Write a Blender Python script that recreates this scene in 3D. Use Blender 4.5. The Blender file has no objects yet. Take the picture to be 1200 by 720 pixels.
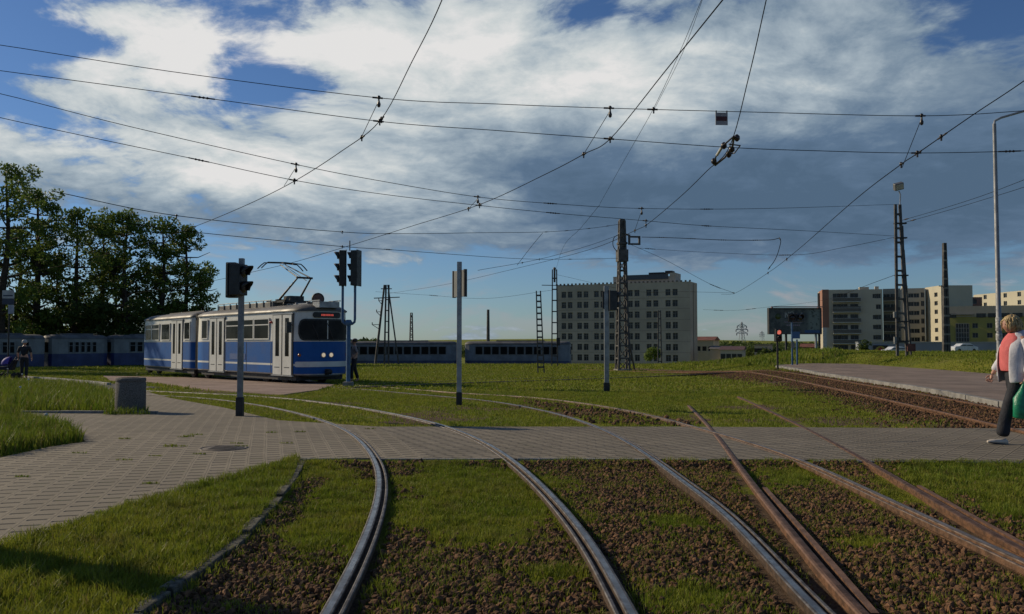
import bpy, bmesh, math, random
import numpy as np
from mathutils import Vector, Matrix, noise as mnoise
R = math.radians
random.seed(11); rng = np.random.default_rng(11)
S = bpy.context.scene
COL = S.collection

# ------------------------------------------------------------------ camera, sky, sun, exposure
CAMZ, PITCH, F = 1.33, math.atan(40/1000), 1000.0
cd = bpy.data.cameras.new('camera'); cam = bpy.data.objects.new('camera', cd); COL.objects.link(cam)
cam.location = (0, 0, CAMZ); cam.rotation_euler = (math.pi/2 + PITCH, 0, 0)
cd.lens = 30; cd.sensor_width = 36; cd.clip_start = 0.05; cd.clip_end = 9000
S.camera = cam
SUN_AZ = (-.895, .446)      # horizontal direction towards the sun
SUN_EL = R(26)
sl = bpy.data.lights.new('sun', 'SUN'); so = bpy.data.objects.new('sun', sl); COL.objects.link(so)
sl.energy = 4.8; sl.angle = R(.5); sl.color = (1, .84, .60)
to_sun = Vector((SUN_AZ[0]*math.cos(SUN_EL), SUN_AZ[1]*math.cos(SUN_EL), math.sin(SUN_EL))).normalized()
so.rotation_euler = to_sun.to_track_quat('Z', 'Y').to_euler()
so.location = (-30, 20, 40)
S.view_settings.view_transform = 'Standard'; S.view_settings.look = 'None'
S.view_settings.gamma = 1; S.view_settings.use_curve_mapping = False
S.view_settings.exposure = -0.3
WSTR = 0.1

class NT:
    """small wrapper that writes node maths as calls"""
    def __init__(s, nt): s.t = nt
    def new(s, ty, **k):
        n = s.t.nodes.new(ty)
        for a, b in k.items(): setattr(n, a, b)
        return n
    def put(s, sock, v):
        if v is None: return
        if isinstance(v, bpy.types.NodeSocket): s.t.links.new(v, sock)
        else: sock.default_value = v
    def m(s, op, a, b=None, c=None, clamp=False):
        n = s.new('ShaderNodeMath', operation=op, use_clamp=clamp)
        s.put(n.inputs[0], a); s.put(n.inputs[1], b)
        if c is not None: s.put(n.inputs[2], c)
        return n.outputs[0]
    def add(s, a, b): return s.m('ADD', a, b)
    def sub(s, a, b): return s.m('SUBTRACT', a, b)
    def mul(s, a, b): return s.m('MULTIPLY', a, b)
    def ss(s, x, lo, hi, a=0., b=1.):
        n = s.new('ShaderNodeMapRange', interpolation_type='SMOOTHSTEP')
        s.put(n.inputs[0], x); s.put(n.inputs[1], lo); s.put(n.inputs[2], hi); s.put(n.inputs[3], a); s.put(n.inputs[4], b)
        return n.outputs[0]
    def mix(s, f, a, b, ty='MIX'):
        n = s.new('ShaderNodeMix', data_type='RGBA', blend_type=ty)
        s.put(n.inputs[0], f)
        for i, v in ((6, a), (7, b)):
            if isinstance(v, (tuple, list)) and len(v) == 3: v = (*v, 1)
            s.put(n.inputs[i], v)
        return n.outputs[2]
    def noise(s, vec, scale, detail=4, rough=.5, dist=0., out=0):
        n = s.new('ShaderNodeTexNoise'); s.put(n.inputs['Vector'], vec); s.put(n.inputs['Scale'], scale)
        n.inputs['Detail'].default_value = detail; n.inputs['Roughness'].default_value = rough
        n.inputs['Distortion'].default_value = dist
        return n.outputs[out]
    def xyz(s, v):
        n = s.new('ShaderNodeSeparateXYZ'); s.put(n.inputs[0], v); return n.outputs
    def comb(s, x, y, z=0.):
        n = s.new('ShaderNodeCombineXYZ'); s.put(n.inputs[0], x); s.put(n.inputs[1], y); s.put(n.inputs[2], z); return n.outputs[0]
    def vmul(s, v, k):
        n = s.new('ShaderNodeVectorMath', operation='MULTIPLY'); s.put(n.inputs[0], v); s.put(n.inputs[1], k); return n.outputs[0]
    def vadd(s, v, k):
        n = s.new('ShaderNodeVectorMath', operation='ADD'); s.put(n.inputs[0], v); s.put(n.inputs[1], k); return n.outputs[0]

def build_world():
    w = bpy.data.worlds.new('World'); S.world = w; w.use_nodes = True
    t = w.node_tree; t.nodes.clear(); n = NT(t)
    sky = n.new('ShaderNodeTexSky', sky_type='NISHITA', sun_disc=False, sun_elevation=SUN_EL,
                sun_rotation=math.atan2(SUN_AZ[0], SUN_AZ[1]), air_density=1.0, dust_density=.2, ozone_density=2.0, altitude=200)
    tc = n.new('ShaderNodeTexCoord').outputs['Generated']
    x, y, z = n.xyz(tc)
    u = n.m('ARCTAN2', x, y); v = n.m('ARCSINE', z)      # azimuth and elevation
    # noise in a plane that recedes towards the horizon
    k = n.m('DIVIDE', 1.0, n.add(n.m('MAXIMUM', z, 0.0), .22))
    plane = n.comb(n.mul(x, k), n.mul(y, k), 0.3)
    warp = n.noise(plane, 1.4, 3, .5, 0, 1)
    pl2 = n.vadd(plane, n.vmul(n.vadd(warp, (-.5, -.5, -.5)), (.34, .34, .3)))
    big = n.noise(pl2, 2.3, 9, .58)
    fine = n.noise(n.vadd(pl2, (7, 3, 1)), 6.5, 9, .62)
    ang = n.comb(n.mul(u, 3.0), n.mul(v, 9.0), 5.)
    streak = n.noise(ang, 2.2, 8, .62, .6)
    def blob(px, py, rx, ry, w):
        u0 = math.atan((px-600)/1000); v0 = math.atan((400-py)/1000)*math.cos(u0)
        a = n.m('DIVIDE', n.sub(u, u0), rx/1000); b = n.m('DIVIDE', n.sub(v, v0), ry/1000)
        e = n.m('EXPONENT', n.mul(n.add(n.mul(a, a), n.mul(b, b)), -1.0))
        return n.mul(e, w)
    def total(L):
        r = L[0]
        for q in L[1:]: r = n.add(r, q)
        return r
    cov = total([blob(*b) for b in [
        (190, 60, 120, 60, .42), (500, 50, 190, 90, .55), (760, 90, 220, 110, .60), (950, 130, 260, 120, .62),
        (1000, 230, 330, 65, .75), (620, 210, 260, 80, .50), (210, 165, 240, 42, .34), (100, 215, 220, 45, .30),
        (430, 200, 170, 55, .36), (330, 270, 250, 30, .22), (1350, 180, 200, 120, .5),
        (300, 92, 46, 26, -.42), (20, 35, 90, 30, -.45), (10, 140, 60, 20, -.1), (700, 5, 70, 16, -.35), (1170, 10, 90, 40, -.45), (1190, 140, 45, 25, -.25),
        (600, 345, 2000, 45, -.36)]])
    c = n.add(n.add(cov, n.mul(n.sub(big, .5), 2.3)), n.mul(n.sub(fine, .5), 1.15))
    mask = n.ss(c, .07, .43)
    lum = total([blob(*b) for b in [
        (190, 55, 150, 75, .42), (470, 50, 220, 95, .44), (150, 175, 260, 40, .30), (450, 215, 150, 55, .34), (255, 210, 90, 25, .22),
        (590, 245, 40, 22, .2), (760, 105, 110, 60, .28), (960, 110, 170, 40, .16), (700, 60, 240, 60, .2),
        (950, 240, 330, 70, -.38), (1130, 200, 160, 90, -.16), (640, 190, 120, 50, -.16), (320, 250, 260, 40, -.08), (700, 230, 150, 50, -.12), (1150, 70, 200, 60, -.05)]])
    l = n.add(n.add(lum, .43), n.add(n.mul(n.sub(fine, .5), .95), n.mul(n.sub(big, .5), .60)))
    ramp = n.new('ShaderNodeValToRGB'); e = ramp.color_ramp.elements
    e[0].position = .0; e[0].color = (.10, .168, .262, 1)
    e[1].position = 1.; e[1].color = (.94, .93, .92, 1)
    for p, col in ((.24, (.135, .215, .33, 1)), (.46, (.25, .34, .44, 1)), (.68, (.47, .56, .63, 1)), (.86, (.74, .79, .80, 1))):
        q = e.new(p); q.color = col
    n.put(ramp.inputs[0], l)
    cloudcol = n.vmul(ramp.outputs[0], (1/WSTR,)*3)
    skyc = n.vmul(sky.outputs[0], (.46, .62, .86))
    col = n.mix(mask, skyc, cloudcol)
    # thin warm wisps low over the horizon
    wm = n.mul(n.ss(streak, .50, .66), total([blob(450, 345, 330, 38, .55), blob(1080, 338, 200, 16, .75), blob(1000, 350, 260, 26, .35), blob(860, 385, 220, 22, .5)]))
    col = n.mix(n.m('MINIMUM', wm, .8), col, tuple(q/WSTR for q in (.42, .42, .45)))
    bg = n.new('ShaderNodeBackground'); n.put(bg.inputs[0], col); bg.inputs[1].default_value = WSTR
    out = n.new('ShaderNodeOutputWorld'); t.links.new(bg.outputs[0], out.inputs[0])
build_world()

# ------------------------------------------------------------------ coordinates (pixels of the 1200x720 photograph -> rays)
CP, SP = math.cos(PITCH), math.sin(PITCH)
def ray(px, py):
    a, b = (px-600)/F, (360-py)/F
    yy = CP - b*SP
    return a/yy, (SP + b*CP)/yy
def sstep(a, b, x):
    t = np.clip((x-a)/(b-a), 0, 1); return t*t*(3-2*t)
KERB = [(-2.40, 9.75), (-2.10, 8.2), (-1.93, 6.8), (-1.84, 5.9), (-1.81, 4.9), (-1.83, 4.2), (-1.86, 2.0), (-1.9, -6)]
KY = np.array([p[1] for p in KERB][::-1]); KX = np.array([p[0] for p in KERB][::-1])
def kerb_x(y): return np.interp(y, KY, KX)
def terrain(x, y):
    x = np.asarray(x, float); y = np.asarray(y, float)
    yy = np.maximum(y, .1)
    right = sstep(.20, .36, x/np.maximum(yy, 8)) * sstep(12, 20, y)
    slope = -.015*np.maximum(0, y-14)
    h = slope*(1-right)
    # dip behind the crest, then the land falls away to a lower plain
    h = h - .55*sstep(91, 97, y)*(1-right) - 3.9*sstep(103, 210, y) - right*(.9*sstep(75, 100, y))
    h = np.where(y > 210, np.minimum(h, -5.0), h)
    far = -5.8 + 9*sstep(700, 2600, y) + 5*np.sin(x/310+1)*sstep(600, 1500, y)
    h = h*(1-sstep(210, 400, y)) + far*sstep(210, 400, y)
    # track bed, sunk beside the kerb
    bed = sstep(.02, .22, x - kerb_x(y)) * (1-sstep(9.15, 9.5, y)) * (1-.8*sstep(4.6, 6.5, x - .2*(y-5)))
    h = h - .046*bed
    # grassy mound behind the platform
    m = sstep(17.4, 20.5, x)*sstep(24, 33, y)*(1-sstep(62, 74, y))
    h = h + m*(.50 + .12*np.sin(x*.35)+.08*np.sin(y*.22+x*.1)) 
    h = h + .25*sstep(5, 9, x-7)*sstep(46, 58, y)*(1-sstep(75, 90, y))*(1-m)
    return h
def hz(x, y): return float(terrain(x, y))
def P(px, py, D):
    a, b = ray(px, py); return Vector((a*D, D, CAMZ + b*D))
def G(px, py, hf=hz):
    a, b = ray(px, py); D = 1.0; st = .05
    while D < 400:
        if CAMZ + b*D < hf(a*D, D): break
        D += st; st = max(.05, D*.004)
    lo, hi = D-st*1.2, D
    for _ in range(20):
        mid = (lo+hi)/2
        if CAMZ + b*mid < hf(a*mid, mid): hi = mid
        else: lo = mid
    return Vector((a*hi, hi, hf(a*hi, hi)))
def G0(px, py):
    a, b = ray(px, py); D = -CAMZ/b if b < 0 else 200
    for _ in range(30):
        z = -.015*max(0, D-14)*(1-float(sstep(.20, .36, a))*float(sstep(12, 20, D)))
        D = (z-CAMZ)/b
    return Vector((a*D, D, z))
def at(px, D):      # a point on the terrain below pixel column px at distance D
    a, _ = ray(px, 400); return Vector((a*D, D, hz(a*D, D)))
def zof(py, D): return CAMZ + ray(600, py)[1]*D

# ------------------------------------------------------------------ materials
MATS = {}
def mat(name, col, rough=.6, metal=0., var=.12, nscale=3., bump=0., bscale=40., col2=None, spec=.5, island=False, grime=0.):
    if name in MATS: return MATS[name]
    m = bpy.data.materials.new(name); m.use_nodes = True; t = m.node_tree; n = NT(t)
    b = t.nodes['Principled BSDF']; tc = n.new('ShaderNodeTexCoord').outputs['Object']
    c2 = col2 or tuple(max(0, c*(1-var*2)) for c in col)
    f = n.noise(tc, nscale, 6, .6)
    f = n.ss(f, .35, .65)
    if island:
        f = n.add(n.mul(f, .4), n.mul(n.new('ShaderNodeNewGeometry').outputs['Random Per Island'], .6))
    c = n.mix(f, col, c2)
    if grime:
        g = n.ss(n.noise(tc, nscale*6, 5, .7), .5, .72)
        c = n.mix(n.mul(g, grime), c, tuple(q*.35 for q in col))
    n.put(b.inputs['Base Color'], c)
    n.put(b.inputs['Roughness'], n.add(n.mul(n.sub(f, .5), .12), rough))
    b.inputs['Metallic'].default_value = metal
    b.inputs['Specular IOR Level'].default_value = spec
    if bump:
        bp = n.new('ShaderNodeBump'); bp.inputs['Strength'].default_value = bump; bp.inputs['Distance'].default_value = .02
        n.put(bp.inputs['Height'], n.noise(tc, bscale, 5, .6)); n.put(b.inputs['Normal'], bp.outputs[0])
    MATS[name] = m; return m
def glass(name, col=(.02, .025, .03), rough=.06):
    m = mat(name, col, rough, 0, .2, 1.5, spec=.12); m.node_tree.nodes['Principled BSDF'].inputs['IOR'].default_value = 1.22; return m
def emis(name, col, st):
    m = bpy.data.materials.new(name); m.use_nodes = True
    b = m.node_tree.nodes['Principled BSDF']; b.inputs['Base Color'].default_value = (*col, 1)
    b.inputs['Emission Color'].default_value = (*col, 1); b.inputs['Emission Strength'].default_value = st
    return m
M_GREY = mat('galvanised steel', (.30, .31, .32), .45, .5, .15, 6, .1)
M_POLE = mat('grey painted steel', (.24, .25, .26), .5, .3, .18, 5, .1, grime=.3)
M_DARK = mat('dark iron', (.035, .034, .034), .6, .3, .2, 6)
M_BLACK = mat('black plastic', (.012, .012, .013), .45, 0, .2, 8)
M_TOWER = mat('weathered tower steel', (.10, .095, .09), .7, .2, .25, 3, grime=.4)
M_CONC = mat('concrete', (.26, .25, .23), .9, 0, .2, 5, .5, 60, grime=.4)
M_CONCL = mat('kerb concrete', (.33, .32, .29), .9, 0, .18, 4, .5, 50, grime=.5)
M_WIRE = mat('wire', (.012, .012, .014), .9, 0, .1, 5, spec=.05)
M_INS = mat('insulator', (.03, .022, .02), .35, 0, .2, 9)
M_BLUE = mat('tram blue', (.010, .088, .31), .5, 0, .08, 1.2, grime=.12, spec=.2)
M_BLUE2 = mat('dull tram blue', (.03, .055, .18), .45, 0, .2, 1.2, grime=.3)
M_WHITE = mat('tram white', (.62, .62, .58), .4, 0, .08, 1.5, grime=.22)
M_WHITE2 = mat('shade-dulled tram white', (.19, .195, .19), .5, 0, .12, 1.5, grime=.3)  # white darkened to hold the tree shade on parked cars; small boxes share it
M_ROOF = mat('tram roof grey', (.16, .15, .13), .55, 0, .25, 1.2, grime=.35)
M_ROOFD = mat('dark tram roof', (.12, .12, .12), .7, 0, .2, 1.5, grime=.3)
M_GLASS = glass('dark glass', (.012, .014, .016), .10)
M_RUBBER = mat('rubber', (.015, .015, .015), .8, 0, .2, 8)
M_BLUEP = mat('blue painted pole', (.05, .13, .26), .5, .1, .15, 6, grime=.25)
M_SKIN = mat('skin', (.50, .27, .19), .5, 0, .06, 20)
M_SHOE = mat('beige shoe leather', (.60, .52, .42), .5, 0, .1, 20)

# ------------------------------------------------------------------ mesh builder
class MB:
    def __init__(s): s.v = []; s.f = []; s.mi = []; s.sm = []; s.cur = 0; s.smooth = False
    def add(s, vs, fs, smooth=None):
        o = len(s.v); s.v.extend([tuple(p) for p in vs])
        for f in fs:
            s.f.append(tuple(o+i for i in f)); s.mi.append(s.cur); s.sm.append(s.smooth if smooth is None else smooth)
    def quad(s, a, b, c, d): s.add([a, b, c, d], [(0, 1, 2, 3)])
    def box(s, x0, x1, y0, y1, z0, z1, M=None):
        vs = [(x, y, z) for z in (z0, z1) for x, y in ((x0, y0), (x1, y0), (x1, y1), (x0, y1))]
        if M: vs = [M @ Vector(q) for q in vs]
        s.add(vs, [(0, 3, 2, 1), (4, 5, 6, 7), (0, 1, 5, 4), (1, 2, 6, 5), (2, 3, 7, 6), (3, 0, 4, 7)], False)
    def bar(s, a, b, w, h=None, up=(0, 0, 1)):
        """square bar between two points"""
        h = h or w; a = Vector(a); b = Vector(b); d = (b-a).normalized(); u = Vector(up)
        if abs(d.dot(u)) > .95: u = Vector((1, 0, 0))
        r = d.cross(u).normalized(); t = r.cross(d)
        vs = [p + r*i*w/2 + t*j*h/2 for p in (a, b) for i, j in ((-1, -1), (1, -1), (1, 1), (-1, 1))]
        s.add(vs, [(0, 1, 2, 3), (7, 6, 5, 4), (0, 4, 5, 1), (1, 5, 6, 2), (2, 6, 7, 3), (3, 7, 4, 0)], False)
    def tube(s, pts, rad, n=8, cap=True):
        pts = [Vector(p) for p in pts]
        if not hasattr(rad, '__len__'): rad = [rad]*len(pts)
        vs = []; ref = None
        for i, p in enumerate(pts):
            d = (pts[min(i+1, len(pts)-1)] - pts[max(i-1, 0)]).normalized()
            if ref is None:
                ref = Vector((0, 0, 1)) if abs(d.z) < .9 else Vector((1, 0, 0))
            r = d.cross(ref).normalized(); t = r.cross(d); ref = t
            for k in range(n):
                a = 2*math.pi*k/n; vs.append(p + (r*math.cos(a) + t*math.sin(a))*rad[i])
        fs = [(i*n+k, i*n+(k+1) % n, (i+1)*n+(k+1) % n, (i+1)*n+k) for i in range(len(pts)-1) for k in range(n)]
        s.add(vs, fs, True)
        if cap:
            s.add(vs[:n], [tuple(range(n))[::-1]], False); s.add(vs[-n:], [tuple(range(n))], False)
    def lathe(s, c, prof, n=24, axis=(0, 0, 1)):
        """profile of (radius, height)"""
        q = Vector(axis).to_track_quat('Z', 'Y'); c = Vector(c); vs = []
        for r, z in prof:
            for k in range(n):
                a = 2*math.pi*k/n; vs.append(c + q @ Vector((r*math.cos(a), r*math.sin(a), z)))
        fs = [(i*n+k, i*n+(k+1) % n, (i+1)*n+(k+1) % n, (i+1)*n+k) for i in range(len(prof)-1) for k in range(n)]
        s.add(vs, fs, True)
        if prof[0][0] > 1e-4: s.add(vs[:n], [tuple(range(n))[::-1]], False)
        if prof[-1][0] > 1e-4: s.add(vs[-n:], [tuple(range(n))], False)
    def prism(s, pts, d):
        """polygon pts extruded by vector d"""
        k = len(pts); d = Vector(d); vs = [Vector(p) for p in pts] + [Vector(p)+d for p in pts]
        s.add(vs, [tuple(range(k))[::-1], tuple(range(k, 2*k))] + [(i, (i+1) % k, k+(i+1) % k, k+i) for i in range(k)], False)
    def loft(s, rings, closed=True, smooth=True, cap=True):
        n = len(rings[0]); vs = [p for r in rings for p in r]
        m = n if closed else n-1
        s.add(vs, [(i*n+k, i*n+(k+1) % n, (i+1)*n+(k+1) % n, (i+1)*n+k) for i in range(len(rings)-1) for k in range(m)], smooth)
        if cap: s.add(rings[-1], [tuple(range(n))], False)
    def build(s, name, mats, parent=None, M=None, bevel=0):
        me = bpy.data.meshes.new(name); me.from_pydata(s.v, [], s.f)
        for m in (mats if isinstance(mats, (list, tuple)) else [mats]): me.materials.append(m)
        me.polygons.foreach_set('material_index', s.mi); me.polygons.foreach_set('use_smooth', s.sm)
        me.update()
        bm = bmesh.new(); bm.from_mesh(me); bmesh.ops.recalc_face_normals(bm, faces=bm.faces) if len(s.f) < 30000 else None
        bm.to_mesh(me); bm.free()
        if M is not None: me.transform(M)
        o = bpy.data.objects.new(name, me); COL.objects.link(o)
        if parent: o.parent = parent
        if bevel:
            b = o.modifiers.new('bevel', 'BEVEL'); b.width = bevel; b.segments = 2; b.limit_method = 'ANGLE'
        return o
def tag(o, label, cat, group=None, kind=None):
    if label: o['label'] = label
    if cat: o['category'] = cat
    if group: o['group'] = group
    if kind: o['kind'] = kind
    return o
def thing(name, label, cat, loc=(0, 0, 0), rz=0., group=None):
    o = bpy.data.objects.new(name, None); COL.objects.link(o); o.location = loc; o.rotation_euler = (0, 0, rz)
    o.empty_display_size = .2
    return tag(o, label, cat, group)
def dup(root, loc=None, rz=None, label=None):
    r = root.copy(); COL.objects.link(r)
    if loc is not None: r.location = loc
    if rz is not None: r.rotation_euler = (0, 0, rz)
    if label: r['label'] = label
    for ch in root.children:
        c = ch.copy(); COL.objects.link(c); c.parent = r
        for g in ch.children:
            d = g.copy(); COL.objects.link(d); d.parent = c
    return r
def fastmesh(name, V, Fq, mats, mi=None, smooth=False):
    """numpy verts (n,3), faces (m,k)"""
    me = bpy.data.meshes.new(name); n, k = Fq.shape
    me.vertices.add(len(V)); me.vertices.foreach_set('co', V.astype(np.float32).ravel())
    me.loops.add(n*k); me.loops.foreach_set('vertex_index', Fq.astype(np.int32).ravel())
    me.polygons.add(n); me.polygons.foreach_set('loop_start', np.arange(0, n*k, k, dtype=np.int32))
    me.polygons.foreach_set('use_smooth', np.full(n, smooth))
    for m in mats: me.materials.append(m)
    if mi is not None: me.polygons.foreach_set('material_index', mi.astype(np.int32))
    me.update(calc_edges=True); me.validate()
    o = bpy.data.objects.new(name, me); COL.objects.link(o); return o
def crom(pts, n=8):
    pts = [Vector(p) for p in pts]
    if len(pts) < 3: return [pts[0].lerp(pts[1], i/n) for i in range(n+1)]
    Q = [pts[0]*2-pts[1]] + pts + [pts[-1]*2-pts[-2]]; out = []
    for i in range(1, len(Q)-2):
        a, b, c, d = Q[i-1:i+3]
        for j in range(n):
            t = j/n
            out.append(.5*((2*b) + (c-a)*t + (2*a-5*b+4*c-d)*t*t + (3*b-a-3*c+d)*t**3))
    out.append(pts[-1]); return out
def vnoise(x, y, seed=0):
    """numpy value noise, 0..1"""
    xi = np.floor(x).astype(int); yi = np.floor(y).astype(int); fx = x-xi; fy = y-yi
    fx = fx*fx*(3-2*fx); fy = fy*fy*(3-2*fy)
    def h(a, b):
        q = np.sin(a*127.1+b*311.7+seed*74.7)*43758.5453; return q-np.floor(q)
    return (h(xi, yi)*(1-fx)+h(xi+1, yi)*fx)*(1-fy)+(h(xi, yi+1)*(1-fx)+h(xi+1, yi+1)*fx)*fy
def fbm(x, y, s=0): return .5*vnoise(x, y, s)+.3*vnoise(x*2.1, y*2.1, s+1)+.2*vnoise(x*4.3, y*4.3, s+2)
def inpoly(x, y, poly):
    r = np.zeros(x.shape, bool); n = len(poly); j = n-1
    for i in range(n):
        xi, yi = poly[i][:2]; xj, yj = poly[j][:2]
        if yi != yj:
            c = ((yi > y) != (yj > y)) & (x < (xj-xi)*(y-yi)/(yj-yi)+xi); r ^= c
        j = i
    return r
def topix(x, y, z):
    dz = z-CAMZ; f = y*CP+dz*SP; v = -y*SP+dz*CP
    return 600+F*x/f, 360-F*v/f

# ------------------------------------------------------------------ ground
# soil spots, given where they lie on the ground as seen in plan (picture columns/rows of their centres turned into plan distances)
SOIL = [(300, 556, 45, 12), (430, 549, 45, 10), (540, 480, 110, 6), (400, 473, 60, 3), (470, 494, 60, 6), (250, 459, 60, 3), (880, 478, 70, 4), (1000, 640, 330, 85), (700, 665, 120, 60), (560, 690, 110, 45), (1100, 620, 90, 25), (350, 700, 60, 50),
        (430, 546, 50, 8), (640, 546, 90, 7), (900, 548, 220, 9), (500, 489, 90, 7), (800, 492, 60, 7), (1000, 494, 190, 8),
        (690, 484, 90, 6), (620, 476, 50, 4), (760, 600, 60, 60), (860, 590, 120, 40), (1050, 470, 60, 4)]
GRASSY = [(560, 590, 90, 42), (380, 600, 60, 60), (1130, 560, 110, 22), (790, 612, 45, 10), (810, 700, 50, 20),
          (930, 560, 60, 12), (1010, 640, 50, 12), (650, 675, 40, 12), (1180, 600, 40, 30), (890, 575, 35, 8), (1060, 585, 60, 12)]
def spots(px, py, L):
    r = np.zeros(px.shape)
    for cx, cy, rx, ry in L:
        r = np.maximum(r, np.exp(-(((px-cx)/rx)**2+((py-cy)/ry)**2)*.8))
    return r
def track4_x(y): return np.interp(y, [10, 16, 24, 33, 45, 60, 80], [7.9, 8.5, 9.6, 10.5, 11.6, 10.5, 4])
def soil_weight(x, y, z):
    px, py = topix(x, np.maximum(y, 1.5), z)
    s = spots(px, py, SOIL); g = spots(px, py, GRASSY)*(.55+.9*fbm(x*2.6, y*2.6, 21))
    bed = (x > kerb_x(y)) & (y < 9.5)
    w = np.clip(np.where(bed, .50, 0) + s*.62 - g*1.0, 0, 1)
    w = np.where((y < 3.2) & bed, .6, w)
    w = w + .55*np.exp(-((x-kerb_x(y)-.16)/.16)**2)*bed*(y < 8.6)
    t4 = np.exp(-((x-track4_x(y))/1.9)**4)*(y > 12.5)*(y < 75)
    w = np.maximum(w, t4*.95)
    w = np.where((y > 9.6) & (y < 75), np.maximum(w, 0), w)
    n = fbm(x*1.3, y*1.3, 3)*.55+fbm(x*4.5, y*4.5, 13)*.45
    return np.clip(w + (n-.5)*1.1*(w > .02), 0, 1)

def ground():
    def graded(lo, hi, st, far_lo, far_hi, g=1.09):
        a = list(np.arange(lo, hi+1e-6, st)); s = st; q = hi
        while q < far_hi: s *= g; q += s; a.append(q)
        s = st; q = lo; b = []
        while q > far_lo: s *= g; q -= s; b.append(q)
        return np.array(b[::-1]+a)
    xs = graded(-12, 14, .16, -3200, 3200, 1.08); ys = graded(2, 26, .16, -60, 4200, 1.045)
    X, Y = np.meshgrid(xs, ys); Z = terrain(X, Y)
    near = (Y < 30) & (np.abs(X) < 30)
    Z = Z + np.where(near, (fbm(X*2.3, Y*2.3, 9)-.5)*.03, 0)
    Z = Z + np.where(Y > 14, (fbm(X*.25, Y*.25, 5)-.5)*.10*np.clip((Y-14)/20, 0, 1), 0)*(Y < 90)
    nx, ny = len(xs), len(ys)
    V = np.stack([X.ravel(), Y.ravel(), Z.ravel()-.012], 1)
    i = np.arange(nx-1)[None, :]+np.arange(ny-1)[:, None]*nx
    Fq = np.stack([i, i+1, i+1+nx, i+nx], -1).reshape(-1, 4)
    m = bpy.data.materials.new('grass and soil ground'); m.use_nodes = True; t = m.node_tree; n = NT(t)
    b = t.nodes['Principled BSDF']; tc = n.new('ShaderNodeTexCoord').outputs['Object']
    at_ = n.new('ShaderNodeAttribute', attribute_name='soil').outputs['Fac']
    g1 = n.noise(tc, .35, 5, .6); g2 = n.noise(tc, 9, 6, .7); g3 = n.noise(tc, 60, 4, .7)
    gc = n.mix(n.ss(g1, .35, .65), (.135, .17, .016), (.23, .225, .03))
    gc = n.mix(n.mul(n.ss(n.noise(tc, .9, 6, .65), .50, .66), .5), gc, (.17, .145, .05)); gc = n.mix(n.mul(n.ss(g2, .45, .75), .5), gc, (.13, .115, .035))
    gc = n.mix(n.mul(n.ss(g3, .4, .7), .45), gc, (.040, .065, .010))
    sc = n.mix(n.ss(g3, .35, .65), (.13, .085, .055), (.045, .030, .020))
    sc = n.mix(n.ss(g2, .4, .7), sc, (.16, .115, .078))
    c = n.mix(n.ss(n.add(at_, n.mul(n.sub(g2, .5), .5)), .35, .6), gc, sc)
    n.put(b.inputs['Base Color'], c); b.inputs['Roughness'].default_value = .95; b.inputs['Specular IOR Level'].default_value = .1
    bp = n.new('ShaderNodeBump'); bp.inputs['Strength'].default_value = .9; bp.inputs['Distance'].default_value = .05
    n.put(bp.inputs['Height'], n.add(n.noise(tc, 14, 6, .75), n.mul(g3, .4))); n.put(b.inputs['Normal'], bp.outputs[0])
    o = fastmesh('ground', V, Fq, [m], smooth=True)
    a = o.data.attributes.new('soil', 'FLOAT', 'POINT')
    a.data.foreach_set('value', soil_weight(V[:, 0], V[:, 1], V[:, 2]).astype(np.float32))
    tag(o, None, None, kind='structure')
    return o
ground()

def sheet(name, poly, dz, mt, step=1.0, thick=.05, zf=hz):
    """flat ground-covering sheet that follows the land, with skirts so its edge reads as an edge"""
    bm = bmesh.new(); vs = [bm.verts.new((p[0], p[1], 0)) for p in poly]; bm.faces.new(vs)
    xs = [p[0] for p in poly]; ys = [p[1] for p in poly]
    for ax, lo, hi in ((0, min(xs), max(xs)), (1, min(ys), max(ys))):
        k = lo+step
        while k < hi:
            co = (k, 0, 0) if ax == 0 else (0, k, 0); no = (1, 0, 0) if ax == 0 else (0, 1, 0)
            bmesh.ops.bisect_plane(bm, geom=bm.verts[:]+bm.edges[:]+bm.faces[:], plane_co=co, plane_no=no); k += step
    for v in bm.verts: v.co.z = zf(v.co.x, v.co.y)+dz
    edges = [e for e in bm.edges if e.is_boundary]
    r = bmesh.ops.extrude_edge_only(bm, edges=edges)
    for g in r['geom']:
        if isinstance(g, bmesh.types.BMVert): g.co.z -= thick
    bmesh.ops.recalc_face_normals(bm, faces=bm.faces)
    me = bpy.data.meshes.new(name); bm.to_mesh(me); bm.free(); me.materials.append(mt)
    o = bpy.data.objects.new(name, me); COL.objects.link(o); return o
def flat(x, y):
    return -.015*max(0, y-14)*(1-float(sstep(.20, .36, x/max(y, 8)))*float(sstep(12, 20, y)))

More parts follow.
